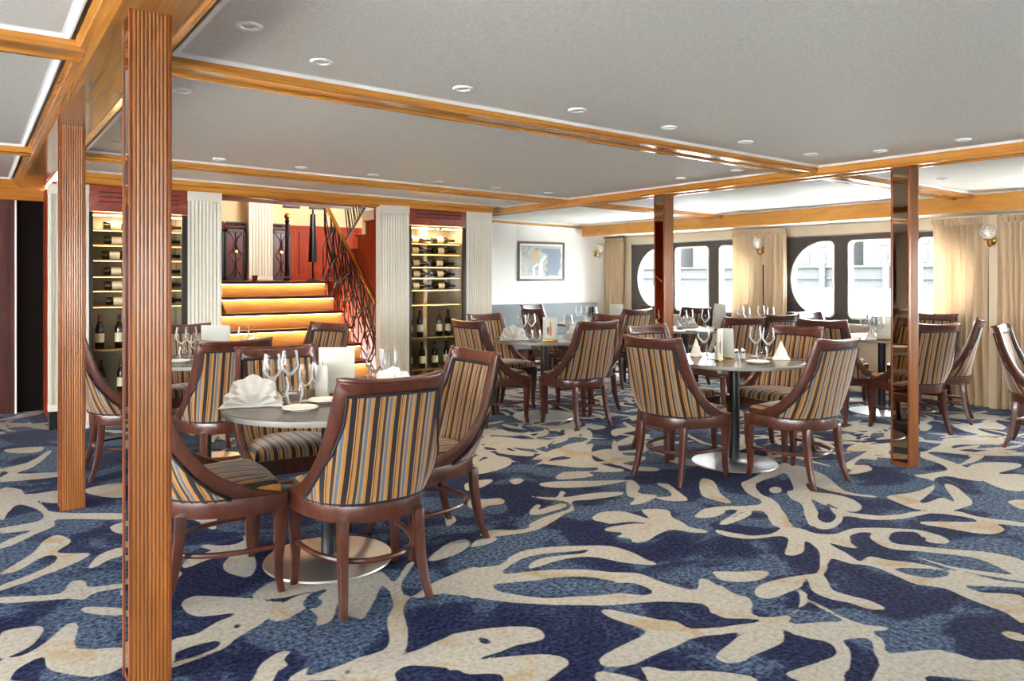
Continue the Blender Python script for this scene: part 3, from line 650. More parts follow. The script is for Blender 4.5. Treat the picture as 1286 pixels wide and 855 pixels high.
# ironwork railing of the stairs
t=thing('stair_railing','black iron railing of crossing curved bars under a sloping brass handrail','railing',(3.87,8.1,0))
ra=(0,1.0); rb=(1.68,2.36)
def rz(y): return ra[1]+(rb[1]-ra[1])*y/rb[0]
def sz(y): return max(.06,(y+.18)/GO*RISE) if y<1.5 else ZL0
mb=MB(); mb.tube([(0,-.05,rz(-.05)-.01),(0,0,rz(0)),(0,1.68,rz(1.68)),(0,1.73,rz(1.73)-.01)],.027,12); obj('handrail',mb,M['brass'],t,smooth=True)
obj('end_cap',MB().lathe([(.001,-.03),(.03,-.028),(.034,0),(.03,.02),(.001,.022)],14,c=(0,-.07,rz(-.05)-.02)),M['brass'],t,smooth=True)
obj('bottom_rail',MB().tube([(0,y,sz(y)+.05) for y in (-.02,.4,.8,1.2,1.66)],.010,6),M['black'],t)
for i in range(38):
    y0=-.02+1.66*i/37; lean=(.22 if i%2 else -.20)+random.uniform(-.06,.06); pts=[]
    for q in range(9):
        u=q/8; y=min(1.68,max(-.04,y0+lean*math.sin(PI*(u-.5))+.05*math.sin(3*PI*u+i))); lo=sz(y0)+.05; hi=rz(y)
        pts.append((.008*(1 if i%2 else -1),y,lo+(hi-lo)*u))
    obj('bar',MB().tube(pts,.0085,5),M['black'],t)
for i in range(9):
    y=.15+.17*i; z=(sz(y)+rz(y))/2+.12*math.sin(i*2.2)
    lf=MB(); lf.lathe([(.001,-.05),(.012,-.02),(.015,.0),(.01,.025),(.001,.05)],8,c=(.02,y,z)); obj('leaf_ornament',lf,M['brass'],t,smooth=True)
obj('foot_post',MB().lathe([(.03,0),(.03,.03),(.014,.05),(.014,1.0)],10,c=(0,-.03,0)),M['black'],t,smooth=True)
t=thing('upper_railing','black iron railing of the upper flight, fanning behind the handrail','railing',(4.0,8.62,2.30))
mb=MB().tube([(0,-.05,.03),(0,.72,-.48)],.014,8); obj('bottom_rail',mb,M['black'],t)
for i in range(14):
    y0=.05*i; zb=-.66*y0; obj('bar',MB().tube([(0,y0,zb),(.01,y0+.06+.02*(i%3),zb+.18),(0,y0+.10,zb+.36),(.01,y0+.22-.05*(i%2),zb+.62)],.008,5),M['black'],t)
t=thing('wall_handrail','short brass handrail on the left side of the stairs','handrail',(2.06,7.9,0))
obj('bar',MB().tube([(0,-.06,.99),(0,.0,1.03),(0,.72,1.53),(0,.76,1.54)],.024,10),M['brass'],t,smooth=True)
for y in (.1,.6): obj('bracket',MB().tube([(0,y,1.03+.69*y-.02),(-.02,y,1.03+.69*y-.06),(-.045,y,1.03+.69*y-.06)],.008,6),M['brass'],t,smooth=True)
# ------------------------------------------------------------------ dining chair
ZE=[.43,.465,.535,.635,.765,.955]
def ip(z,ys): return float(np.interp(z,ZE,ys))
def sm(z,ys):   # smooth interpolation of the knot tables
    return sum(w_*ip(z+d,ys) for d,w_ in ((-.03,.2),(-.015,.2),(0,.2),(.015,.2),(.03,.2))) if .465<z<.925 else ip(z,ys)
EY=[.215,.085,-.055,-.15,-.215,-.275]; EX=[.262,.265,.262,.250,.235,.216]; BY=[-.215,-.222,-.235,-.255,-.285,-.335]
NE=2.5
def sect(z,y,side):
    """point of the tub's horizontal section at height z and depth y"""
    xe,ye,yb=sm(z,EX),sm(z,EY),sm(z,BY); q=min(1,max(0,(ye-y)/(ye-yb))); s=q**(NE/2); c=math.sqrt(max(0,1-s*s)); return (side*xe*c**(2/NE),y,z)
def arc(z,yp,n):
    """row of points from right P through the back to left P"""
    xe,ye,yb=sm(z,EX),sm(z,EY),sm(z,BY); q=min(1,max(0,(ye-yp)/(ye-yb))); th0=math.asin(min(1,q**(NE/2)))
    R=[]
    for i in range(n+1):
        th=th0+(PI-2*th0)*i/n; c=math.cos(th); s=math.sin(th)
        R.append((xe*math.copysign(abs(c)**(2/NE),c),ye-(ye-yb)*s**(2/NE),z))
    return R
PT=[0,.2,.4,.6,.8,1.0]; PZ=[.436,.472,.545,.645,.77,.888]; PY=[.01,-.055,-.135,-.21,-.262,-.293]
def P_(t): return float(np.interp(t,PT,PZ)),float(np.interp(t,PT,PY))
EZ=[.43,.465,.545,.655,.795,.955]
def E_(t):
    z=float(np.interp(t,PT,EZ)); return z,sm(z,EY)
def topz(x): return .938+.014*(abs(x)/.216)**2
def chair_proto():
    t=thing('dining_chair','','chair'); W=M['chair_wood']; nr=16
    T=[i/nr for i in range(nr+1)]
    rows=[]
    for u in T:
        z,y=P_(u); rows.append(arc(z,y,28))
    # drop the panel's top row to follow the rail
    def uvrow(r):
        L_=[0]
        for a,b_ in zip(r,r[1:]): L_.append(L_[-1]+math.dist(a,b_))
        return [(l-L_[-1]/2+5.03,p[2]) for l,p in zip(L_,r)]
    mb=MB(); mb.grid(rows,[uvrow(r) for r in rows]); obj('back_upholstery',mb,M['stripe'],t,smooth=True,solid=.044)
    # piping round the outer face
    path=[r[0] for r in rows]+rows[-1][1:]+[r[-1] for r in rows[::-1]][1:]+rows[0][::-1][1:-1]
    def nrm(p):
        x,y,z=p; v=Vector((x*.9,(y-.12)*1.0,0)); 
        if y<-.2: v=Vector((x*.35,-.3,0))
        return v.normalized()
    for sgn,nm in ((1,'piping'),(-1,'piping')):
        mb=MB(); mb.tube([tuple(Vector(p)+nrm(p)*.0235*sgn) for p in path],.0062,6,closed=True); obj(nm,mb,M['navy'],t,smooth=True)
    # swept frame: two wings and the crest rail, one piece of wood
    mb=MB()
    ENDS={}
    for side in (1,-1):
        G=[]
        for u in T:
            ze,ye=E_(u); zp,yp=P_(u); row=[]
            for k in range(5):
                w_=k/4; row.append(sect(ze+(zp-ze)*w_,ye+(yp-ye)*w_,side))
            if u==1: row[0]=(row[0][0],row[0][1],topz(.216))
            G.append(row)
        mb.grid(G); ENDS[side]=G[-1]
    n=28; zp,yp=P_(1); lo=arc(zp,yp,n); hi=arc(.95,sm(.955,EY)-.0005,n); hi=[(p[0],p[1],topz(p[0])) for p in hi]
    rows_=[[tuple(Vector(l).lerp(Vector(h),k/4)) for l,h in zip(lo,hi)] for k in range(5)]
    for k in range(5): rows_[k][0]=ENDS[1][4-k]; rows_[k][-1]=ENDS[-1][4-k]
    mb.grid(rows_)
    obj('back_frame',mb,W,t,smooth=True,solid=.031,bevel=.005,ang=50,weld=.0008)
    # crest moulding
    mb=MB(); mb.tube([(p[0],p[1]-.006,p[2]+.003) for p in hi],.011,4,sq=(.040,.016)); obj('crest_moulding',mb,W,t,bevel=.004)
    # seat rail
    ring=[(p[0],p[1],.394) for p in arc(.43,.205,30)]+[(-.262+.524*i/8,.222+.012*math.sin(PI*i/8),.394) for i in range(9)]
    mb=MB(); mb.tube(ring,.02,4,closed=True,sq=(.032,.074)); obj('seat_rail',mb,W,t,bevel=.004)
    # seat cushion
    loop=[(p[0]*.945,p[1]*.93 if p[1]<0 else p[1]) for p in arc(.43,.18,30)]+[(-.247+.494*i/10,.212+.020*math.sin(PI*i/10)) for i in range(11)]
    mb=MB(); G=[];U=[]
    for k,(s,z) in enumerate(((1.0,.418),(1.0,.446),(.985,.463),(.93,.478),(.78,.489),(.55,.495),(.28,.497),(.02,.497))):
        G.append([(x*s,.0+y*s,z) for x,y in loop+loop[:1]]); U.append([(x*s+3.03,y*s) for x,y in loop+loop[:1]])
    mb.grid(G,U); obj('seat',mb,M['stripe'],t,smooth=True)
    for side in (1,-1):
        path=[(.168,-.178,.37),(.170,-.182,.28),(.173,-.195,.18),(.180,-.218,.08),(.190,-.248,0)]; obj('leg',MB().bar([(side*x,y,z) for x,y,z in path],[.021,.0205,.019,.0165,.0145]),W,t,bevel=.004)
        path=[(.236,.196,.425),(.240,.203,.38),(.242,.210,.32),(.240,.208,.23),(.237,.203,.14),(.238,.205,.06),(.245,.214,0)]; obj('leg',MB().bar([(side*x,y,z) for x,y,z in path],[.025,.026,.0255,.0215,.0175,.015,.0145]),W,t,bevel=.004)
    mb=MB(); pts=[]
    for i in range(33):
        th=PI*i/32; c=math.cos(th); s=math.sin(th); pts.append((.236*math.copysign(abs(c)**.85,c),.20-.405*s**.8,.195))
    mb.tube(pts,.012,8,sq=None); obj('stretcher',mb,W,t,smooth=True)
    return t
CHAIR=Proto(chair_proto())
D2=math.radians
def chair(x,y,head,label,group): # head: degrees clockwise from +Y that the sitter looks
    return CHAIR.put((x,y,0),-D2(head),label,group)
G1='chairs at the front left table'; G2='chairs at the front right table'; G3='chairs at the middle table by the pilaster'; G4='chairs at the table before the stairs'; G5='chairs along the windows'; G6='chairs at the far table'
chair(1.395,3.06,2,'striped tub dining chair nearest the camera, its whole back turned to us, front left table',G1)
chair(.885,3.49,92,'striped dining chair half hidden by the nearest reeded column, seat turned right',G1)
chair(1.93,3.47,-90,'striped dining chair at right side of the front left table, curved outer back to us',G1)
chair(1.41,4.02,183,'striped dining chair facing us from behind the front left table with its napkin fan',G1)
chair(3.93,3.56,83,'striped dining chair on left of the front right table, back to us',G2)
chair(4.545,3.05,1,'striped dining chair on near right of the front right table, back to us',G2)
chair(4.46,4.09,180,'striped dining chair behind left of front right table, only crest rail and seat showing',G2)
chair(5.05,3.60,-90,'striped dining chair facing us across the front right table behind the pointed napkin',G2)
chair(3.96,5.86,84,'striped dining chair on left of the middle table below the pilaster, back to us',G3)
chair(4.54,5.33,2,'striped dining chair in front of the middle table with the picture menu, back to us',G3)
chair(4.46,6.42,175,'striped dining chair facing us behind the napkin fan of the middle table',G3)
chair(5.09,5.80,-92,'striped dining chair at right of the middle table, curved side to us',G3)
chair(1.36,5.19,0,'striped dining chair with back to us in front of the table before the stairs',G4)
chair(.89,5.87,90,'striped dining chair glimpsed between the two left columns, wine cabinet behind',G4)
chair(2.22,6.05,-112,'dusky dining chair standing against the amber stair risers',G4)
chair(1.42,6.40,180,'striped dining chair at far side of the table before the stairs, behind wine glasses',G4)
chair(6.64,4.03,86,'striped dining chair left of the window table, seen behind the front right chairs',G5)
chair(7.46,4.58,180,'striped dining chair on far side of the window table, crest rail against the pane',G5)
chair(6.73,3.40,24,'striped dining chair immediately right of the right mirrored column, back to us',G5)
chair(7.50,3.50,-22,'striped dining chair in profile before the curtain, facing left',G5)
chair(6.90,2.43,168,'striped dining chair cut by the right edge of the photo',G5)
chair(8.05,3.94,-95,'dining chair against the window wall right of the mirrored column, only crest showing',G5)
chair(6.22,4.98,18,'striped dining chair behind the white menu of the front right table, lit by the window',G5)
chair(6.90,5.10,5,'striped dining chair under the middle curtain, behind the two tall wine glasses',G5)
chair(7.52,5.36,-6,'pale lit dining chair below the left edge of the round-cornered window',G5)
chair(7.22,6.42,-100,'striped dining chair between window and table, seen beyond the middle column',G5)
chair(6.55,6.86,2,'striped dining chair left of the middle column with its back to us, far table',G6)
chair(7.22,7.25,-95,'pale striped dining chair just left of the middle column by the far window',G6)
chair(6.33,8.02,165,'striped dining chair at the far grey bench, behind the picture menu',G6)
chair(5.93,7.45,95,'striped dining chair on left side of the far table, mostly behind other chairs',G6)
# ------------------------------------------------------------------ tables
def table_proto():
    t=thing('dining_table','','table')
    tp=obj('tabletop',MB().lathe([(.001,.722),(.470,.722),(.484,.730),(.484,.746),(.480,.750),(.001,.750)],72),M['table'],t,smooth=True,ang=30)
    obj('edge_band',MB().lathe([(.4845,.724),(.4855,.727),(.4855,.745),(.4845,.748)],72,cap=False),M['tableedge'],t,smooth=True)
    obj('pedestal',MB().lathe([(.036,.02),(.036,.70),(.15,.705),(.15,.722)],28),M['blackmetal'],t,smooth=True,ang=30)
    obj('base_plate',MB().lathe([(.300,.0),(.303,.004),(.300,.010),(.06,.020),(.045,.028),(.001,.028)],56),M['steel'],t,smooth=True,ang=30)
    return t
TAB=Proto(table_proto())
TP={'t1':(1.40,3.475),'t2':(4.52,3.555),'t3':(4.52,5.80),'t4':(1.40,5.80),'w1':(7.39,4.02),'w2':(6.72,5.98),'w3':(7.93,5.98),'far':(6.52,7.45),'w0':(7.05,1.80)}
for k,lb in (('t1','round grey-topped pedestal table nearest camera at front left'),('t2','round pedestal table at front right with tall menu, shakers and pointed napkin'),('t3','round pedestal table in the middle distance with picture menu and napkin fan'),
 ('t4','round table in front of the stairs, behind the front left table'),('w1','round window table beside the right mirrored column'),('w2','bright round table seen right behind the middle column'),('w3','round table close to the window under the middle curtain'),('far','round table nearest the framed picture, crowded with glasses'),('w0','round table out by the right-hand curtains, largely beyond the edge')):
    TAB.put((*TP[k],0),0.3,lb,'round pedestal dining tables')
TZ=.7505
# ------------------------------------------------------------------ tableware prototypes
def wine_glass_proto():
    t=thing('wine_glass','','glass')
    obj('bowl',MB().lathe([(.0045,.088),(.014,.095),(.034,.120),(.0475,.142),(.047,.150),(.0425,.180),(.0365,.222),(.0355,.222),(.0415,.180),(.0458,.150),(.046,.143),(.033,.122),(.012,.097),(.001,.094)],24,cap=False),M['glass'],t,smooth=True)
    obj('stem',MB().lathe([(.006,.004),(.0038,.012),(.0034,.05),(.0042,.088)],10),M['glass'],t,smooth=True)
    obj('foot',MB().lathe([(.037,0),(.0375,.0015),(.02,.003),(.006,.005)],24),M['glass'],t,smooth=True)
    return t
def tulip_proto():
    t=thing('wine_glass','','glass')
    obj('bowl',MB().lathe([(.004,.070),(.018,.078),(.030,.098),(.033,.118),(.031,.145),(.0265,.178),(.0255,.178),(.030,.145),(.0318,.118),(.029,.1),(.017,.08),(.001,.074)],22,cap=False),M['glass'],t,smooth=True)
    obj('stem',MB().lathe([(.006,.004),(.0036,.012),(.0034,.04),(.004,.070)],10),M['glass'],t,smooth=True)
    obj('foot',MB().lathe([(.032,0),(.0325,.0015),(.018,.003),(.006,.005)],22),M['glass'],t,smooth=True)
    return t
WG_=Proto(wine_glass_proto()); TG_=Proto(tulip_proto())
def simple(name,mbf,m,smooth=True,**k):
    o=obj(name,mbf,m,None,smooth=smooth,**k); return Proto(o)
TUM=simple('tumbler',MB().lathe([(.001,.0),(.026,.0),(.030,.006),(.041,.045),(.041,.06),(.034,.098),(.033,.098),(.0395,.06),(.0395,.046),(.028,.010),(.001,.008)],22,cap=False),M['glass']); TUM.root['category']='glass'
PLATE=simple('side_plate',MB().lathe([(.001,.002),(.045,.0),(.05,.004),(.078,.012),(.080,.015),(.078,.0165),(.05,.009),(.001,.008)],32,cap=False),M['porcelain']); PLATE.root['category']='plate'
def napkin_fan():
    t=thing('napkin_fan','','napkin')
    for name,R,hoff,yb,n,lean in (('back_fold',.125,.012,.012,8,.0),('middle_fold',.132,.004,-.012,7,.025),('front_fold',.135,.0,-.034,6,.06)):
        mb=MB(); rows=[]
        top={'back_fold':1.0,'middle_fold':.74,'front_fold':.46}[name]
        for j in range(6):
            r=R*(.12+.88*j/5); row=[]
            for i in range(2*n+1):
                a=PI*(.02+.96*i/(2*n)); zz=math.sin(a)*r*top; zig=.007*(1 if i%2 else -1)*(j/5); sc=1+.06*math.cos(2*PI*i/4)*(j==5)
                row.append((math.cos(a)*r*sc,yb+zig-lean*(1-zz/(R*1.1))*(j/5),hoff+max(0,zz*sc)+.002))
            rows.append(row)
        mb.grid(rows); obj(name,mb,M['napkin'],t,solid=.003,smooth=True,ang=25)
    mb=MB().lathe([(.001,.0),(.12,.0),(.13,.004),(.128,.007),(.001,.006)],28); o=obj('base_fold',mb,M['napkin'],t); o.scale=(1,.55,1)
    return t
NF=Proto(napkin_fan())
def napkin_cone():
    t=thing('napkin_cone','','napkin'); mb=MB()
    mb.grid([[(.052*(1-j/7)*math.cos(a)*(1+.12*math.cos(4*a)),.045*(1-j/7)*math.sin(a),.135*j/7) for a in [2*PI*i/24 for i in range(25)]] for j in range(8)]); obj('outer_fold',mb,M['napkin'],t,solid=.003,smooth=True)
    mb=MB(); mb.grid([[(-.06+.12*i/8,-.05*(1-j/4)-.004,.065*(j/4)*(1-abs(i-4)/4.5)+.002) for i in range(9)] for j in range(5)]); obj('front_fold',mb,M['napkin'],t,solid=.003)
    return t
NC=Proto(napkin_cone())
def menu_proto():
    t=thing('menu_card','','menu')
    obj('base_bar',MB().box(-.075,.075,-.02,.02,0,.012),M['brass'],t,bevel=.003)
    mb=MB(); mb.box(-.074,.074,-.003,.001,.008,.225); obj('front_sheet',mb,M['card'],t,bevel=.001)
    mb=MB(); mb.prism([(-.07,.012),(.07,.012),(.07,.20),(-.07,.20)],lambda p,k:(p[0],.018-.02*k*.15-(p[1]-.01)*.07,p[1])); obj('back_sheet',mb,M['card'],t)
    return t
MENU=Proto(menu_proto())
SHK=None
def shaker_proto():
    t=thing('shaker','','shaker')
    obj('body',MB().lathe([(.017,0),(.019,.004),(.019,.045),(.015,.05)],16),M['glass'],t,smooth=True); obj('filling',MB().lathe([(.015,.004),(.016,.036),(.001,.037)],14),M['napkin'],t,smooth=True)
    obj('cap',MB().lathe([(.017,.049),(.0185,.053),(.017,.064),(.009,.071),(.001,.072)],16),M['chrome'],t,smooth=True)
    return t
SH_=Proto(shaker_proto())
def knife_proto():
    t=thing('table_knife','','cutlery')
    mb=MB(); mb.prism([(-.0085,0),(.0085,0),(.0095,.06),(.003,.125),(-.004,.13),(-.007,.11)],lambda p,k:(p[0],p[1],.001+.0015*k)); obj('blade',mb,M['chrome'],t)
    obj('handle',MB().tube([(0,0,.004),(0,-.05,.005),(0,-.10,.004)],[.005,.0065,.006],8),M['chrome'],t,smooth=True); return t
KN=Proto(knife_proto())
def put(P,key,px,py,label,group,rz=0,dz=0,rmax=.40):
    x,y=at(px,py,TZ+.0); cx,cy=TP[key]; dx,dy=x-cx,y-cy; r=math.hypot(dx,dy)
    if r>rmax: x,y=cx+dx*rmax/r,cy+dy*rmax/r
    return P.put((x,y,TZ+dz),rz,label,group)
VA=-YAW
ga='tableware of the front left table'
put(NF,'t1',297,510,'large white napkin fan at left edge of the front left table',ga,VA+.25,rmax=.345)
put(NF,'t1',520,492,'white napkin fan at right of the front left table, showing above the nearest chair',ga,VA-.4,rmax=.36)
put(WG_,'t1',342,501,'wine glass beside the large napkin fan, leftmost on the front left table',ga); put(WG_,'t1',364,494,'wine glass second from the napkin fan on the front left table',ga)
put(TG_,'t1',384,503,'small tulip glass in front of the white menu on the front left table',ga); put(TG_,'t1',399,499,'small tulip glass touching the left edge of the big white menu',ga)
put(TUM,'t1',370,507,'stemless tumbler nearest the front rim of the front left table',ga); put(TUM,'t1',352,498,'stemless tumbler between the leftmost wine glasses of the front left table',ga)
put(PLATE,'t1',377,515,'white side plate near the front rim of the front left table',ga); put(PLATE,'t1',408,505,'white side plate half behind the nearest chair back',ga)
put(WG_,'t1',470,491,'wine glass just right of the big white menu, against the lit stairs',ga); put(WG_,'t1',496,491,'wine glass left of the right-hand napkin on the front left table',ga); put(TUM,'t1',455,494,'tumbler right beside the big white menu, above the nearest chair back',ga)
put(KN,'t1',338,508,'knife lying right of the large napkin fan',ga,VA-1.1)
o=put(MENU,'t1',423,496,'big blank white menu standing on the front left table',ga,VA+.06,rmax=.4); o.scale=(1.22,1.22,1.08)
o=put(MENU,'t1',404,500,'smaller white card in a brass stand, left of the big white menu',ga,VA-.5); o.scale=(.55,.8,.72)
gb='tableware of the front right table'
put(NC,'t2',981,451,'pointed white napkin at right of the front right table',gb,VA-.3,rmax=.42); put(NC,'t2',874,447,'crumpled white napkin at left of the front right table',gb,VA+.5)
put(WG_,'t2',949,447,'left one of two wine glasses beside the pointed napkin',gb); put(WG_,'t2',965,449,'wine glass touching the pointed napkin, right of its twin',gb); put(WG_,'t2',884,446,'wine glass at left of the front right table before the menu',gb)
put(TUM,'t2',893,450,'tumbler in front of the left wine glass on the front right table',gb); put(TUM,'t2',957,452,'tumbler below the two wine glasses on the front right table',gb)
put(SH_,'t2',924,450,'left salt shaker with chrome cap beside the tall menu',gb); put(SH_,'t2',932.5,450,'right pepper shaker with chrome cap beside the tall menu',gb)
put(PLATE,'t2',952,456,'white side plate at front rim of the front right table',gb); put(KN,'t2',995,452,'knife lying right of the pointed napkin',gb,VA+1.3)
o=put(MENU,'t2',904,453,'tall narrow standing menu with dark picture strip on the front right table',gb,VA+.9); o.scale=(.62,1,1.02)
o=put(MENU,'t2',914,450,'blank white menu next to the shakers on the front right table',gb,VA-.75); o.scale=(.62,1,.98)
gc='tableware of the middle table'
put(NF,'t3',645,427,'white napkin fan at left of the middle table',gc,VA+.1,rmax=.36)
put(WG_,'t3',656,423,'left wine glass beside the napkin fan of the middle table',gc); put(WG_,'t3',667,421,'wine glass left of the picture menu on the middle table',gc); put(WG_,'t3',714,423,'wine glass right of the picture menu on the middle table',gc); put(TUM,'t3',674,427,'tumbler in front of the picture menu on the middle table',gc); put(TUM,'t3',664,427,'tumbler right of the napkin fan on the middle table',gc)
put(NF,'t3',727,424,'white napkin fan half hidden behind the near chair of the middle table',gc,VA-.4,rmax=.36)
pm=put(MENU,'t3',691,428,'menu printed with a bottle and drink picture on the middle table',gc,VA-.05); pm.scale=(.92,.92,.98)
gd='tableware of the table before the stairs'
put(WG_,'t4',228,448,'wine glass at far left on the table before the stairs, touching the column edge',gd); put(WG_,'t4',240,447,'second wine glass from the nearest column on the table before the stairs',gd); put(TUM,'t4',232,452,'tumbler below the two left wine glasses on the table before the stairs',gd); put(TG_,'t4',245,451,'tulip glass left of the menu on the table before the stairs',gd)
put(PLATE,'t4',224,455,'white side plate at left rim of the table before the stairs',gd)
o=put(MENU,'t4',271,446,'white menu standing on the table before the stairs',gd,VA); o.scale=(1.5,1.2,1.02)
for i,(x,l) in enumerate(((298,'leftmost'),(306,'middle'),(315,'rightmost'))): put((TUM,WG_,TUM)[i],'t4',x,443+i%2*2,l+' of three clear glasses right of the menu, glowing before the stairs',gd)
put(NF,'t4',350,444,'white napkin fan peeking over the chair, before the stairs',gd,VA,rmax=.36)
ge='tableware of the window tables'
for i,(x,y) in enumerate(((858,416),(866,413),(886,413),(893,416))): put(WG_,'w2',x,y,('leftmost','second','third','rightmost')[i]+' of four wine glasses on the bright table behind the middle column',ge)
o=put(MENU,'w2',912,414,'tall white menu at right of the bright table behind the middle column',ge,VA); o.scale=(.9,1,1.3)
put(PLATE,'w2',874,417,'white side plate on the bright table behind the middle column',ge); put(NF,'w2',862,411,'white napkin fan on the bright table next to the middle column',ge,VA)
for i,x in enumerate((930,938,956,968)): put(WG_,'w3',x,406+(i%2)*3,('leftmost','second','third','rightmost')[i]+' of four wine glasses standing under the middle curtain',ge)
put(WG_,'w1',1095,428,'wine glass left of the silver-grey menu on the window table',ge); put(WG_,'w1',1103,430,'wine glass in front of the silver-grey menu on the window table',ge); put(TUM,'w1',1090,430,'tumbler at left of the window table',ge); put(NC,'w1',1082,429,'pointed napkin at left rim of the window table',ge,VA)
o=put(MENU,'w1',1112,430,'silver-grey menu on the window table against the mirrored column',ge,VA); o.scale=(.9,1,1)
for i,x in enumerate((1066,1073,1081)): put(WG_,'w1',x+20,422,('leftmost','middle','rightmost')[i]+' of three wine glasses at far rim of the window table',ge)
gf='tableware of the far table'
for i in range(6): put(WG_,'far',727+6.2*i,406+(i*7)%6,ORD[i]+' wine glass from the left on the far table below the picture',gf)
o=put(MENU,'far',774,405,'grey-white menu on the far table beside the left curtain',gf,VA); o.scale=(1.2,1,1.05)
put(NF,'far',752,410,'white napkin fan among the glasses of the far table',gf,VA,rmax=.36)
for i,x in enumerate((786,794)): put(TUM,'far',x,404,('left','right')[i]+' tumbler on the far table in front of the far curtain',gf)
# printed pictures on menus (a bottle and a drink on a pale ground)
def menu_print(o,dark):
    mb=MB().box(-.05,.05,-.0042,-.0032,.03,.205); p=obj('printed_picture',mb,plain('pale_menu_photo',(196,190,178),.5),o)
    mb=MB(); mb.prism([(-.012,.05),(.010,.05),(.010,.13),(.004,.15),(.004,.185),(-.006,.185),(-.006,.15),(-.012,.13)],lambda q,k:(q[0]+.004,-.0050+.0008*k,q[1])); obj('bottle_print',mb,plain('amber_print',(190,110,60),.5) if not dark else plain('dark_print',(50,36,40),.5),p)
    mb=MB(); mb.prism([(-.030,.06),(-.018,.06),(-.010,.10),(-.012,.13),(-.034,.13),(-.036,.10)],lambda q,k:(q[0],-.0050+.0008*k,q[1])); obj('drink_print',mb,plain('rose_print',(150,90,88),.5),p)
menu_print(pm,False)
for o in bpy.data.objects:
    if o.get('label','').startswith('tall narrow standing menu'): menu_print(o,True)
# ------------------------------------------------------------------ columns
def column_proto(h):
    t=thing('column','','column'); w,d=.065,.067; nf=9
    for s in (1,-1):
        line=[(-w+.004,s*d)]
        fw=(2*w-.024)/nf
        line.append((-w+.012,s*d))
        for i in range(nf):
            for j in range(1,7):
                u=j/6; line.append((-w+.012+fw*(i+u),s*(d-.0022+.0036*math.sin(PI*u)**.8)))
        line+=[(w-.012,s*d),(w-.004,s*d)]
        mb=MB(); mb.grid([[(p[0],p[1],z) for p in line] for z in (0,h)]); obj('reeded_face',mb,M['col_wood'],t,smooth=True,ang=60)
    obj('core',MB().box(-w+.006,w-.006,-d+.006,d-.006,0,h),M['col_edge'],t)
    for sx in (1,-1):
        for sy in (1,-1):
            x0,x1=sorted((sx*(w-.010),sx*w)); y0,y1=sorted((sy*(d-.014),sy*(d+.001))); obj('edge_strip',MB().box(x0,x1,y0,y1,0,h),M['col_edge'],t,bevel=.003)
        x0,x1=sorted((sx*(w-.008),sx*(w-.004))); obj('mirror_panel',MB().box(x0,x1,-d+.013,d-.013,0.03,h-.01),M['mirror'],t)
        x0,x1=sorted((sx*(w-.004),sx*(w-.001)))
    return t
CL=Proto(column_proto(2.228)); CR=Proto(column_proto(2.136)); gcol='reeded columns with mirror sides'
CL.put((.485,2.80,0),0,'big reeded wood column nearest the camera at left',gcol); CL.put((.485,5.135,0),0,'second reeded wood column at far left, behind the nearest one',gcol)
CR.put((5.465,2.805,0),0,'reeded column with mirrored side standing at right',gcol); CR.put((5.465,5.135,0),0,'slim reeded column in the middle of the room before the windows',gcol)
# ------------------------------------------------------------------ bench, picture, sconces, curtains
t=thing('banquette','grey upholstered bench along the white picture wall','bench',(6.95,YB,0))
obj('backrest',MB().box(-1.68,1.3,-.12,-.005,.42,.93),M['greyfab'],t,bevel=.015); obj('seat',MB().box(-1.68,1.3,-.55,-.12,.30,.46),M['greyfab'],t,bevel=.02); obj('plinth',MB().box(-1.66,1.28,-.5,-.02,0,.30),M['chair_wood'],t)
obj('end_panel',MB().box(-1.71,-1.68,-.56,-.005,0,.96),M['chair_wood'],t,bevel=.004)
t=thing('framed_picture','framed pale watercolour of arches on the white wall','picture',(7.183,YB,1.28)); w,h=.449,.60
fr=MB(); fr.box(-w,w,-.03,0,0,.032); fr.box(-w,w,-.03,0,h-.032,h); fr.box(-w,-w+.032,-.03,0,.032,h-.032); fr.box(w-.032,w,-.03,0,.032,h-.032); obj('frame',fr,plain('grey_brown_frame',(98,92,80),.4),t,bevel=.003)
obj('mount',MB().box(-w+.03,w-.03,-.018,-.004,.03,h-.03),M['white'],t)
m,nt,b=mat('pale_watercolour_wash'); L=nt.links; tc=N(nt,'ShaderNodeTexCoord'); no=N(nt,'ShaderNodeTexNoise'); no.inputs['Scale'].default_value=5; no.inputs['Distortion'].default_value=1.5
r=ramp(nt,[(.3,(120,140,160)),(.5,(196,200,196)),(.62,(210,196,176)),(.75,(150,160,168))]); L.new(tc.outputs['Object'],no.inputs['Vector']); L.new(no.outputs['Fac'],r.inputs[0]); L.new(r.outputs[0],b.inputs['Base Color']); b.inputs['Roughness'].default_value=.5
pr=obj('print',MB().box(-w+.062,w-.062,-.021,-.017,.062,h-.062),m,t)
mb=MB()
for x0,x1,hh in ((-.18,-.13,.25),(-.06,.02,.36)): mb.prism([(x0,.064),(x1,.064),(x1,hh*.8),(x1+.08,hh*1.05),(x1+.02,hh*1.08),(x0,hh*.75)],lambda q,k:(q[0],-.0225+.001*k,q[1]))
obj('painted_arch',mb,plain('white_paint_arch',(236,234,228),.6),pr)
mb=MB().prism([(-.22,.30),(-.10,.30),(-.06,.42),(-.12,.47),(-.22,.43)],lambda q,k:(q[0],-.0225+.001*k,q[1])); obj('painted_tower',mb,plain('ochre_wash',(206,180,150),.6),pr)
mb=MB().prism([(.12,.10),(.30,.08),(.36,.20),(.36,.50),(.02,.50),(.0,.44),(.12,.40)],lambda q,k:(q[0],-.0222+.001*k,q[1])); obj('painted_sky',mb,plain('slate_wash',(140,152,172),.6),pr)
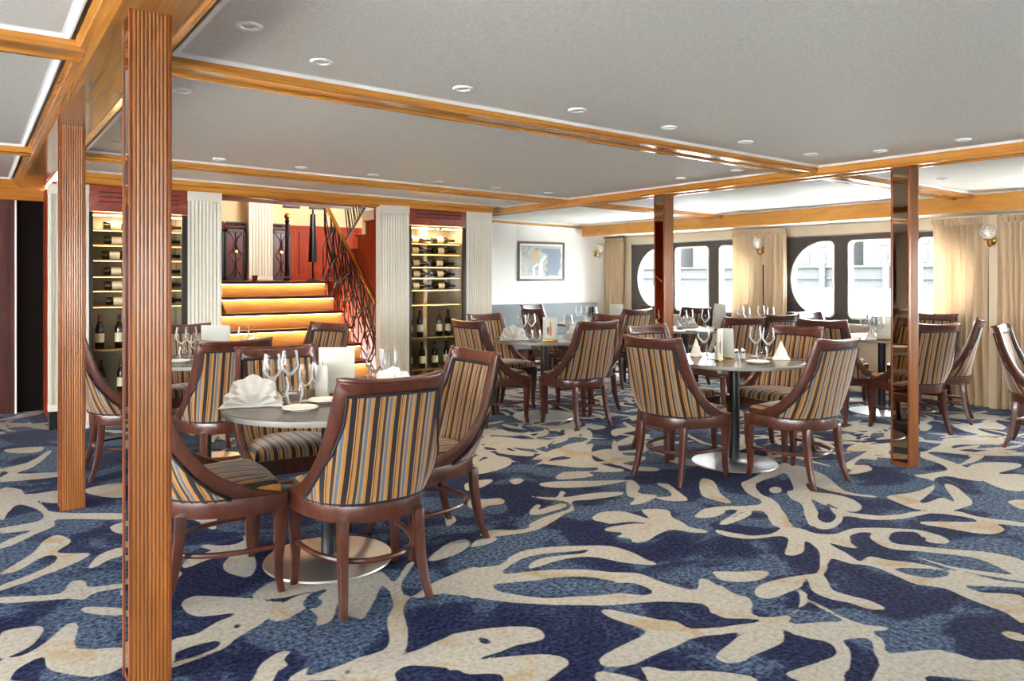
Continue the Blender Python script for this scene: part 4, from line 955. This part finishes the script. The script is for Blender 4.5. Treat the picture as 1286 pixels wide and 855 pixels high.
# sconces
m=pane('cut_glass_globe',.12,(.97,.97,.96)); nt=m.node_tree; L=nt.links; out=[n for n in nt.nodes if n.type=='OUTPUT_MATERIAL'][0]; prev=out.inputs[0].links[0].from_node; df=N(nt,'ShaderNodeBsdfDiffuse'); df.inputs[0].default_value=(.9,.88,.85,1); wv=N(nt,'ShaderNodeTexVoronoi'); wv.inputs['Scale'].default_value=45; tcg=N(nt,'ShaderNodeTexCoord'); L.new(tcg.outputs['Object'],wv.inputs['Vector']); mr=N(nt,'ShaderNodeMapRange'); mr.inputs['To Min'].default_value=.15; mr.inputs['To Max'].default_value=.65; L.new(wv.outputs['Distance'],mr.inputs['Value']); mg_=N(nt,'ShaderNodeMixShader'); L.new(mr.outputs[0],mg_.inputs[0]); L.new(prev.outputs[0],mg_.inputs[1]); L.new(df.outputs[0],mg_.inputs[2]); L.new(mg_.outputs[0],out.inputs[0]); M['globe']=m
def sconce_proto():
    t=thing('wall_sconce','','wall lamp')  # wall at +Y of the local frame
    pl=MB(); pl.lathe([(.001,-.0),(.042,0),(.045,.006),(.038,.014),(.018,.02),(.001,.022)],20); o=obj('wall_plate',pl,M['brass'],t,smooth=True); o.rotation_euler=(PI/2,0,0); o.scale=(.8,1.2,1)
    pts=[(0,-.015,-.03),(0,-.05,-.06),(0,-.09,-.062),(0,-.115,-.04),(0,-.12,-.005)]; obj('arm',MB().tube(pts,.0075,8),M['brass'],t,smooth=True)
    obj('cup',MB().lathe([(.008,-.01),(.03,-.004),(.038,.004),(.034,.010),(.02,.010)],18,c=(0,-.12,0)),M['brass'],t,smooth=True)
    R=.075; obj('glass_globe',MB().lathe([(R*math.sin(a),.012+R*(1-math.cos(a))) for a in [.28+(PI-.78)*i/14 for i in range(15)]],24,c=(0,-.12,-.004),cap=False),M['globe'],t,smooth=True)
    obj('bulb',MB().lathe([(.001,.02),(.012,.03),(.02,.06),(.016,.085),(.001,.098)],12,c=(0,-.12,0)),M['bulb'],t,smooth=True)
    return t
M['bulb']=plain('warm_lamp_bulb',(255,235,200),.4,emit=(255,225,175),es=.4)
SC=Proto(sconce_proto()); gs='brass globe wall lamps'
SC.put((8.30,YB,1.72),0,'brass globe wall lamp on the white wall between picture and curtain',gs); SC.put((8.50,6.22,1.70),-PI/2,'brass globe wall lamp in front of the middle pair of curtains',gs); SC.put((8.50,3.46,1.72),-PI/2,'brass globe wall lamp between the right-hand curtains',gs)
struct('trim_curtain_post',MB().box(8.50,8.60,6.18,6.26,1.5,1.98).box(8.50,8.60,3.42,3.50,0,1.98),M['beige'])
def curtain(y0,y1,label,seed,x=8.48,z0=.015,z1=1.965):
    r=random.Random(seed); t=thing('curtain',label,'curtain',(x,(y0+y1)/2,0),0,'beige pleated window curtains'); w=(y1-y0)/2; n=int((y1-y0)/.0085); nz_=16; ph=[r.uniform(0,6) for _ in range(4)]; k=2*w/.060
    G=[]
    for j in range(nz_+1):
        v=j/nz_; z=z0+(z1-.075-z0)*v; row=[]; A=.040*(1-.3*v)
        for i in range(n+1):
            u=i/n; f=2*PI*(k*u+.35*math.sin(2*PI*u*1.3+ph[0])+.18*math.sin(3*v+ph[1]))
            row.append((A*math.sin(f)+.010*math.sin(2.3*f/ k*3+ph[2]+2*v),-w*(1-.03*math.sin(PI*v))+2*w*(1-.03*math.sin(PI*v))*u+.004*math.cos(f),z))
        G.append(row)
    mb=MB(); mb.grid(G); obj('drop',mb,M['curtain'],t,smooth=True,flip=False)
    G=[]
    for j in range(5):
        v=j/4; row=[]
        for i in range(n+1):
            u=i/n; f=2*PI*(2*k*u); row.append(((.022-.010*v)*math.sin(f/2 if v<.3 else f)*.8,-w+2*w*u,z1-.08+.08*v))
        G.append(row)
    mb=MB(); mb.grid(G); obj('pleated_heading',mb,M['curtain'],t,smooth=True,flip=False)
    return t
curtain(6.235,6.70,'left panel of the middle pair of beige curtains',1); curtain(5.86,6.205,'right panel of the middle pair of beige curtains, next to the rounded window',2)
curtain(3.50,4.06,'wide beige curtain right of the mirrored column, sunlit through',3); curtain(2.85,3.42,'beige curtain at the right edge of the photo behind the globe lamp',4); curtain(8.83,9.26,'narrow beige curtain in the corner beside the picture wall',5)
t=thing('curtain_rail','dark short curtain rail end in the far corner','rail',(8.45,9.05,1.975)); obj('rod',MB().tube([(0,-.24,0),(0,.2,0)],.010,8),M['bronze'],t,smooth=True); obj('finial',MB().lathe([(.001,-.016),(.014,-.01),(.016,0),(.014,.01),(.001,.016)],10,c=(0,-.245,0)),M['bronze'],t,smooth=True)
# ------------------------------------------------------------------ recessed downlights
def downlight_proto():
    t=thing('downlight','','ceiling light')
    obj('ring',MB().lathe([(.030,-.001),(.034,-.006),(.046,-.007),(.050,-.003),(.050,0.002)],28,cap=False),M['white'],t,smooth=True)
    obj('reflector',MB().lathe([(.031,-.002),(.026,.012),(.016,.022),(.001,.024)],24,cap=False),M['chrome'],t,smooth=True)
    obj('lens',MB().lathe([(.001,.010),(.014,.010),(.015,.014)],16,cap=False),M['lens'],t,smooth=True)
    return t
M['lens']=plain('frosted_lamp_lens',(210,205,195),.3,emit=(255,220,170),es=1.5)
DL=Proto(downlight_proto()); DPOS=[]
def dl(x,y,label,g='recessed ceiling downlights'):
    DL.put((x,y,zc(x)-.0008),0,label,g); DPOS.append((x,y))
for i in range(7): dl((.85,1.24,1.96,2.69,3.41,4.13,4.86)[i],3.16 if i else 2.885,'%s recessed downlight from the left in the row along the front ceiling beam'%ORD[i])
dl(5.10,2.78,'recessed downlight nearest the ceiling corner above the mirrored column'); dl(5.10,2.25,'recessed downlight close to the photo right edge, large front ceiling panel')
dl(.87,4.09,'recessed downlight right of the nearest column, just behind the front beam'); dl(.85,5.94,'recessed downlight seen between the two left columns')
for i in range(6): dl(1.6+.66*i,6.22,'%s recessed downlight from left in the row before the second ceiling beam'%ORD[i])
dl(5.10,4.58,'faint recessed downlight in middle panel nearest the middle column'); dl(5.10,3.98,'faint recessed downlight in middle panel nearest the crossing of beams')
dl(6.75,3.14,'recessed downlight in the bright ceiling right of the mirrored column'); dl(5.85,3.14,'recessed downlight hard by the mirrored column in the bright window-side ceiling'); dl(7.6,2.6,'recessed downlight over the right-hand curtains')
# ------------------------------------------------------------------ river and far bank seen through the windows
m,nt,b=mat('pale_river_water'); L=nt.links; b.inputs['Base Color'].default_value=(*lin((62,66,68)),1); b.inputs['Roughness'].default_value=.35
tc=N(nt,'ShaderNodeTexCoord'); no=N(nt,'ShaderNodeTexNoise'); no.inputs['Scale'].default_value=.6; no.inputs['Detail'].default_value=4; bp=N(nt,'ShaderNodeBump'); bp.inputs['Strength'].default_value=.5; bp.inputs['Distance'].default_value=.4
L.new(tc.outputs['Object'],no.inputs['Vector']); L.new(no.outputs['Fac'],bp.inputs['Height']); L.new(bp.outputs[0],b.inputs['Normal'])
struct('exterior_water',MB().grid([[(13.5,-60,-1.3),(170,-60,-1.3)],[(13.5,260,-1.3),(170,260,-1.3)]]),m)
def masonry(name,c1,c2,sc):
    m,nt,b=mat(name); L=nt.links; tc=N(nt,'ShaderNodeTexCoord'); mp=N(nt,'ShaderNodeMapping'); mp.inputs['Rotation'].default_value=(PI/2,0,PI/2); br=N(nt,'ShaderNodeTexBrick'); br.inputs['Scale'].default_value=sc; br.inputs['Color1'].default_value=(*lin(c1),1); br.inputs['Color2'].default_value=(*lin(c2),1); br.inputs['Mortar'].default_value=(*lin((38,39,40)),1); br.inputs['Mortar Size'].default_value=.03
    sx=N(nt,'ShaderNodeSeparateXYZ'); cx=N(nt,'ShaderNodeCombineXYZ'); L.new(tc.outputs['Object'],sx.inputs[0]); L.new(sx.outputs['Y'],cx.inputs[0]); L.new(sx.outputs['Z'],cx.inputs[1]); L.new(cx.outputs[0],br.inputs['Vector']); L.new(br.outputs['Color'],b.inputs['Base Color']); b.inputs['Roughness'].default_value=.9; return m
bank=masonry('grey_embankment_stone',(47,48,47),(41,42,42),.35)
mb=MB(); mb.box(160,164,-60,260,-1.5,3.2); mb.box(159.4,164,-60,260,3.2,3.7); mb.box(159.6,164,-60,260,.6,.9)
for i in range(20): mb.box(159.2,160,-50+15*i,-48.5+15*i,-1.5,4.2)
struct('exterior_embankment',mb,bank)
struct('exterior_quay',MB().box(164,210,-60,260,-1.5,3.3),M['gravel'])
facade=masonry('pale_stone_facade',(49,49,47),(45,45,44),.25)
for i,(y0,y1,h,lb) in enumerate(((-40,18,17,'low pale stone building across the river at right'),(22,60,22,'grey office block across the river behind the mirrored column'),(64,98,15,'pale building across the river behind the middle curtain'),(102,150,19,'grey stone building across the river seen through the left window'),(155,230,16,'far pale building across the river at the extreme left window'))):
    t=thing('building',lb,'building',(172,(y0+y1)/2,3.3),0,'buildings across the river'); w=(y1-y0)/2
    mb=MB(); mb.box(0,16,-w,w,0,h); obj('facade',mb,facade,t); obj('roof',MB().box(-.6,16,-w-.4,w+.4,h,h+1.2),M['gravel'],t)
    wm=MB(); n=int(2*w/4.5)
    for f in range(int(h/4)):
        for q in range(n): y=-w+2.2+q*4.5; wm.box(-.15,.1,y-1,y+1,1.2+f*4,3.6+f*4)
    o=obj('window_row',wm,plain('window_grey_%d'%i,(34,37,42),.2),t); o['kind']='stuff'
# ------------------------------------------------------------------ light
EXPO=1.55
w=bpy.data.worlds.new('overcast_sky'); bpy.context.scene.world=w; w.use_nodes=True; nt=w.node_tree; bg=nt.nodes['Background']; bg.inputs['Color'].default_value=(.95,.98,1,1); bg.inputs['Strength'].default_value=16.0
def lamp(name,kind,loc,e,color=(1,1,1),size=.1,rot=(0,0,0),**k):
    d=bpy.data.lights.new(name,kind); d.energy=e; d.color=color
    if kind=='AREA': d.shape='RECTANGLE'; d.size=size[0]; d.size_y=size[1]
    elif kind!='SUN': d.shadow_soft_size=size
    for a,b_ in k.items(): setattr(d,a,b_)
    o=bpy.data.objects.new(name,d); C.objects.link(o); o.location=loc; o.rotation_euler=rot; return o
WARM=(1,.84,.62)
for i,(x,y) in enumerate(DPOS):
    lamp('downlight_lamp','SPOT',(x,y,zc(x)-.02),9,WARM,.03,spot_size=2.2,spot_blend=.8)
lamp('landing_fill','POINT',(3.0,10.8,3.1),9,WARM,.15); lamp('landing_fill','POINT',(4.4,11.4,3.1),8,WARM,.15)  # warm fill added to brighten the landing, no fixture there
for x in (1.27,4.43): lamp('cabinet_lamp','AREA',(x,Y3+.22,1.92),3,WARM,(.5,.1))
# ------------------------------------------------------------------ camera
cd=bpy.data.cameras.new('camera'); cam=bpy.data.objects.new('camera',cd); C.objects.link(cam)
cam.location=(0,0,CH); cam.rotation_euler=(PI/2,0,-YAW); cd.sensor_width=36; cd.lens=F/1286*36; cd.shift_y=-(427.5-HY)/1286; cd.clip_start=.05; cd.clip_end=2000
bpy.context.scene.camera=cam
vs=bpy.context.scene.view_settings; vs.view_transform='Standard'; vs.look='None'; vs.gamma=1; vs.use_curve_mapping=False; vs.exposure=EXPO
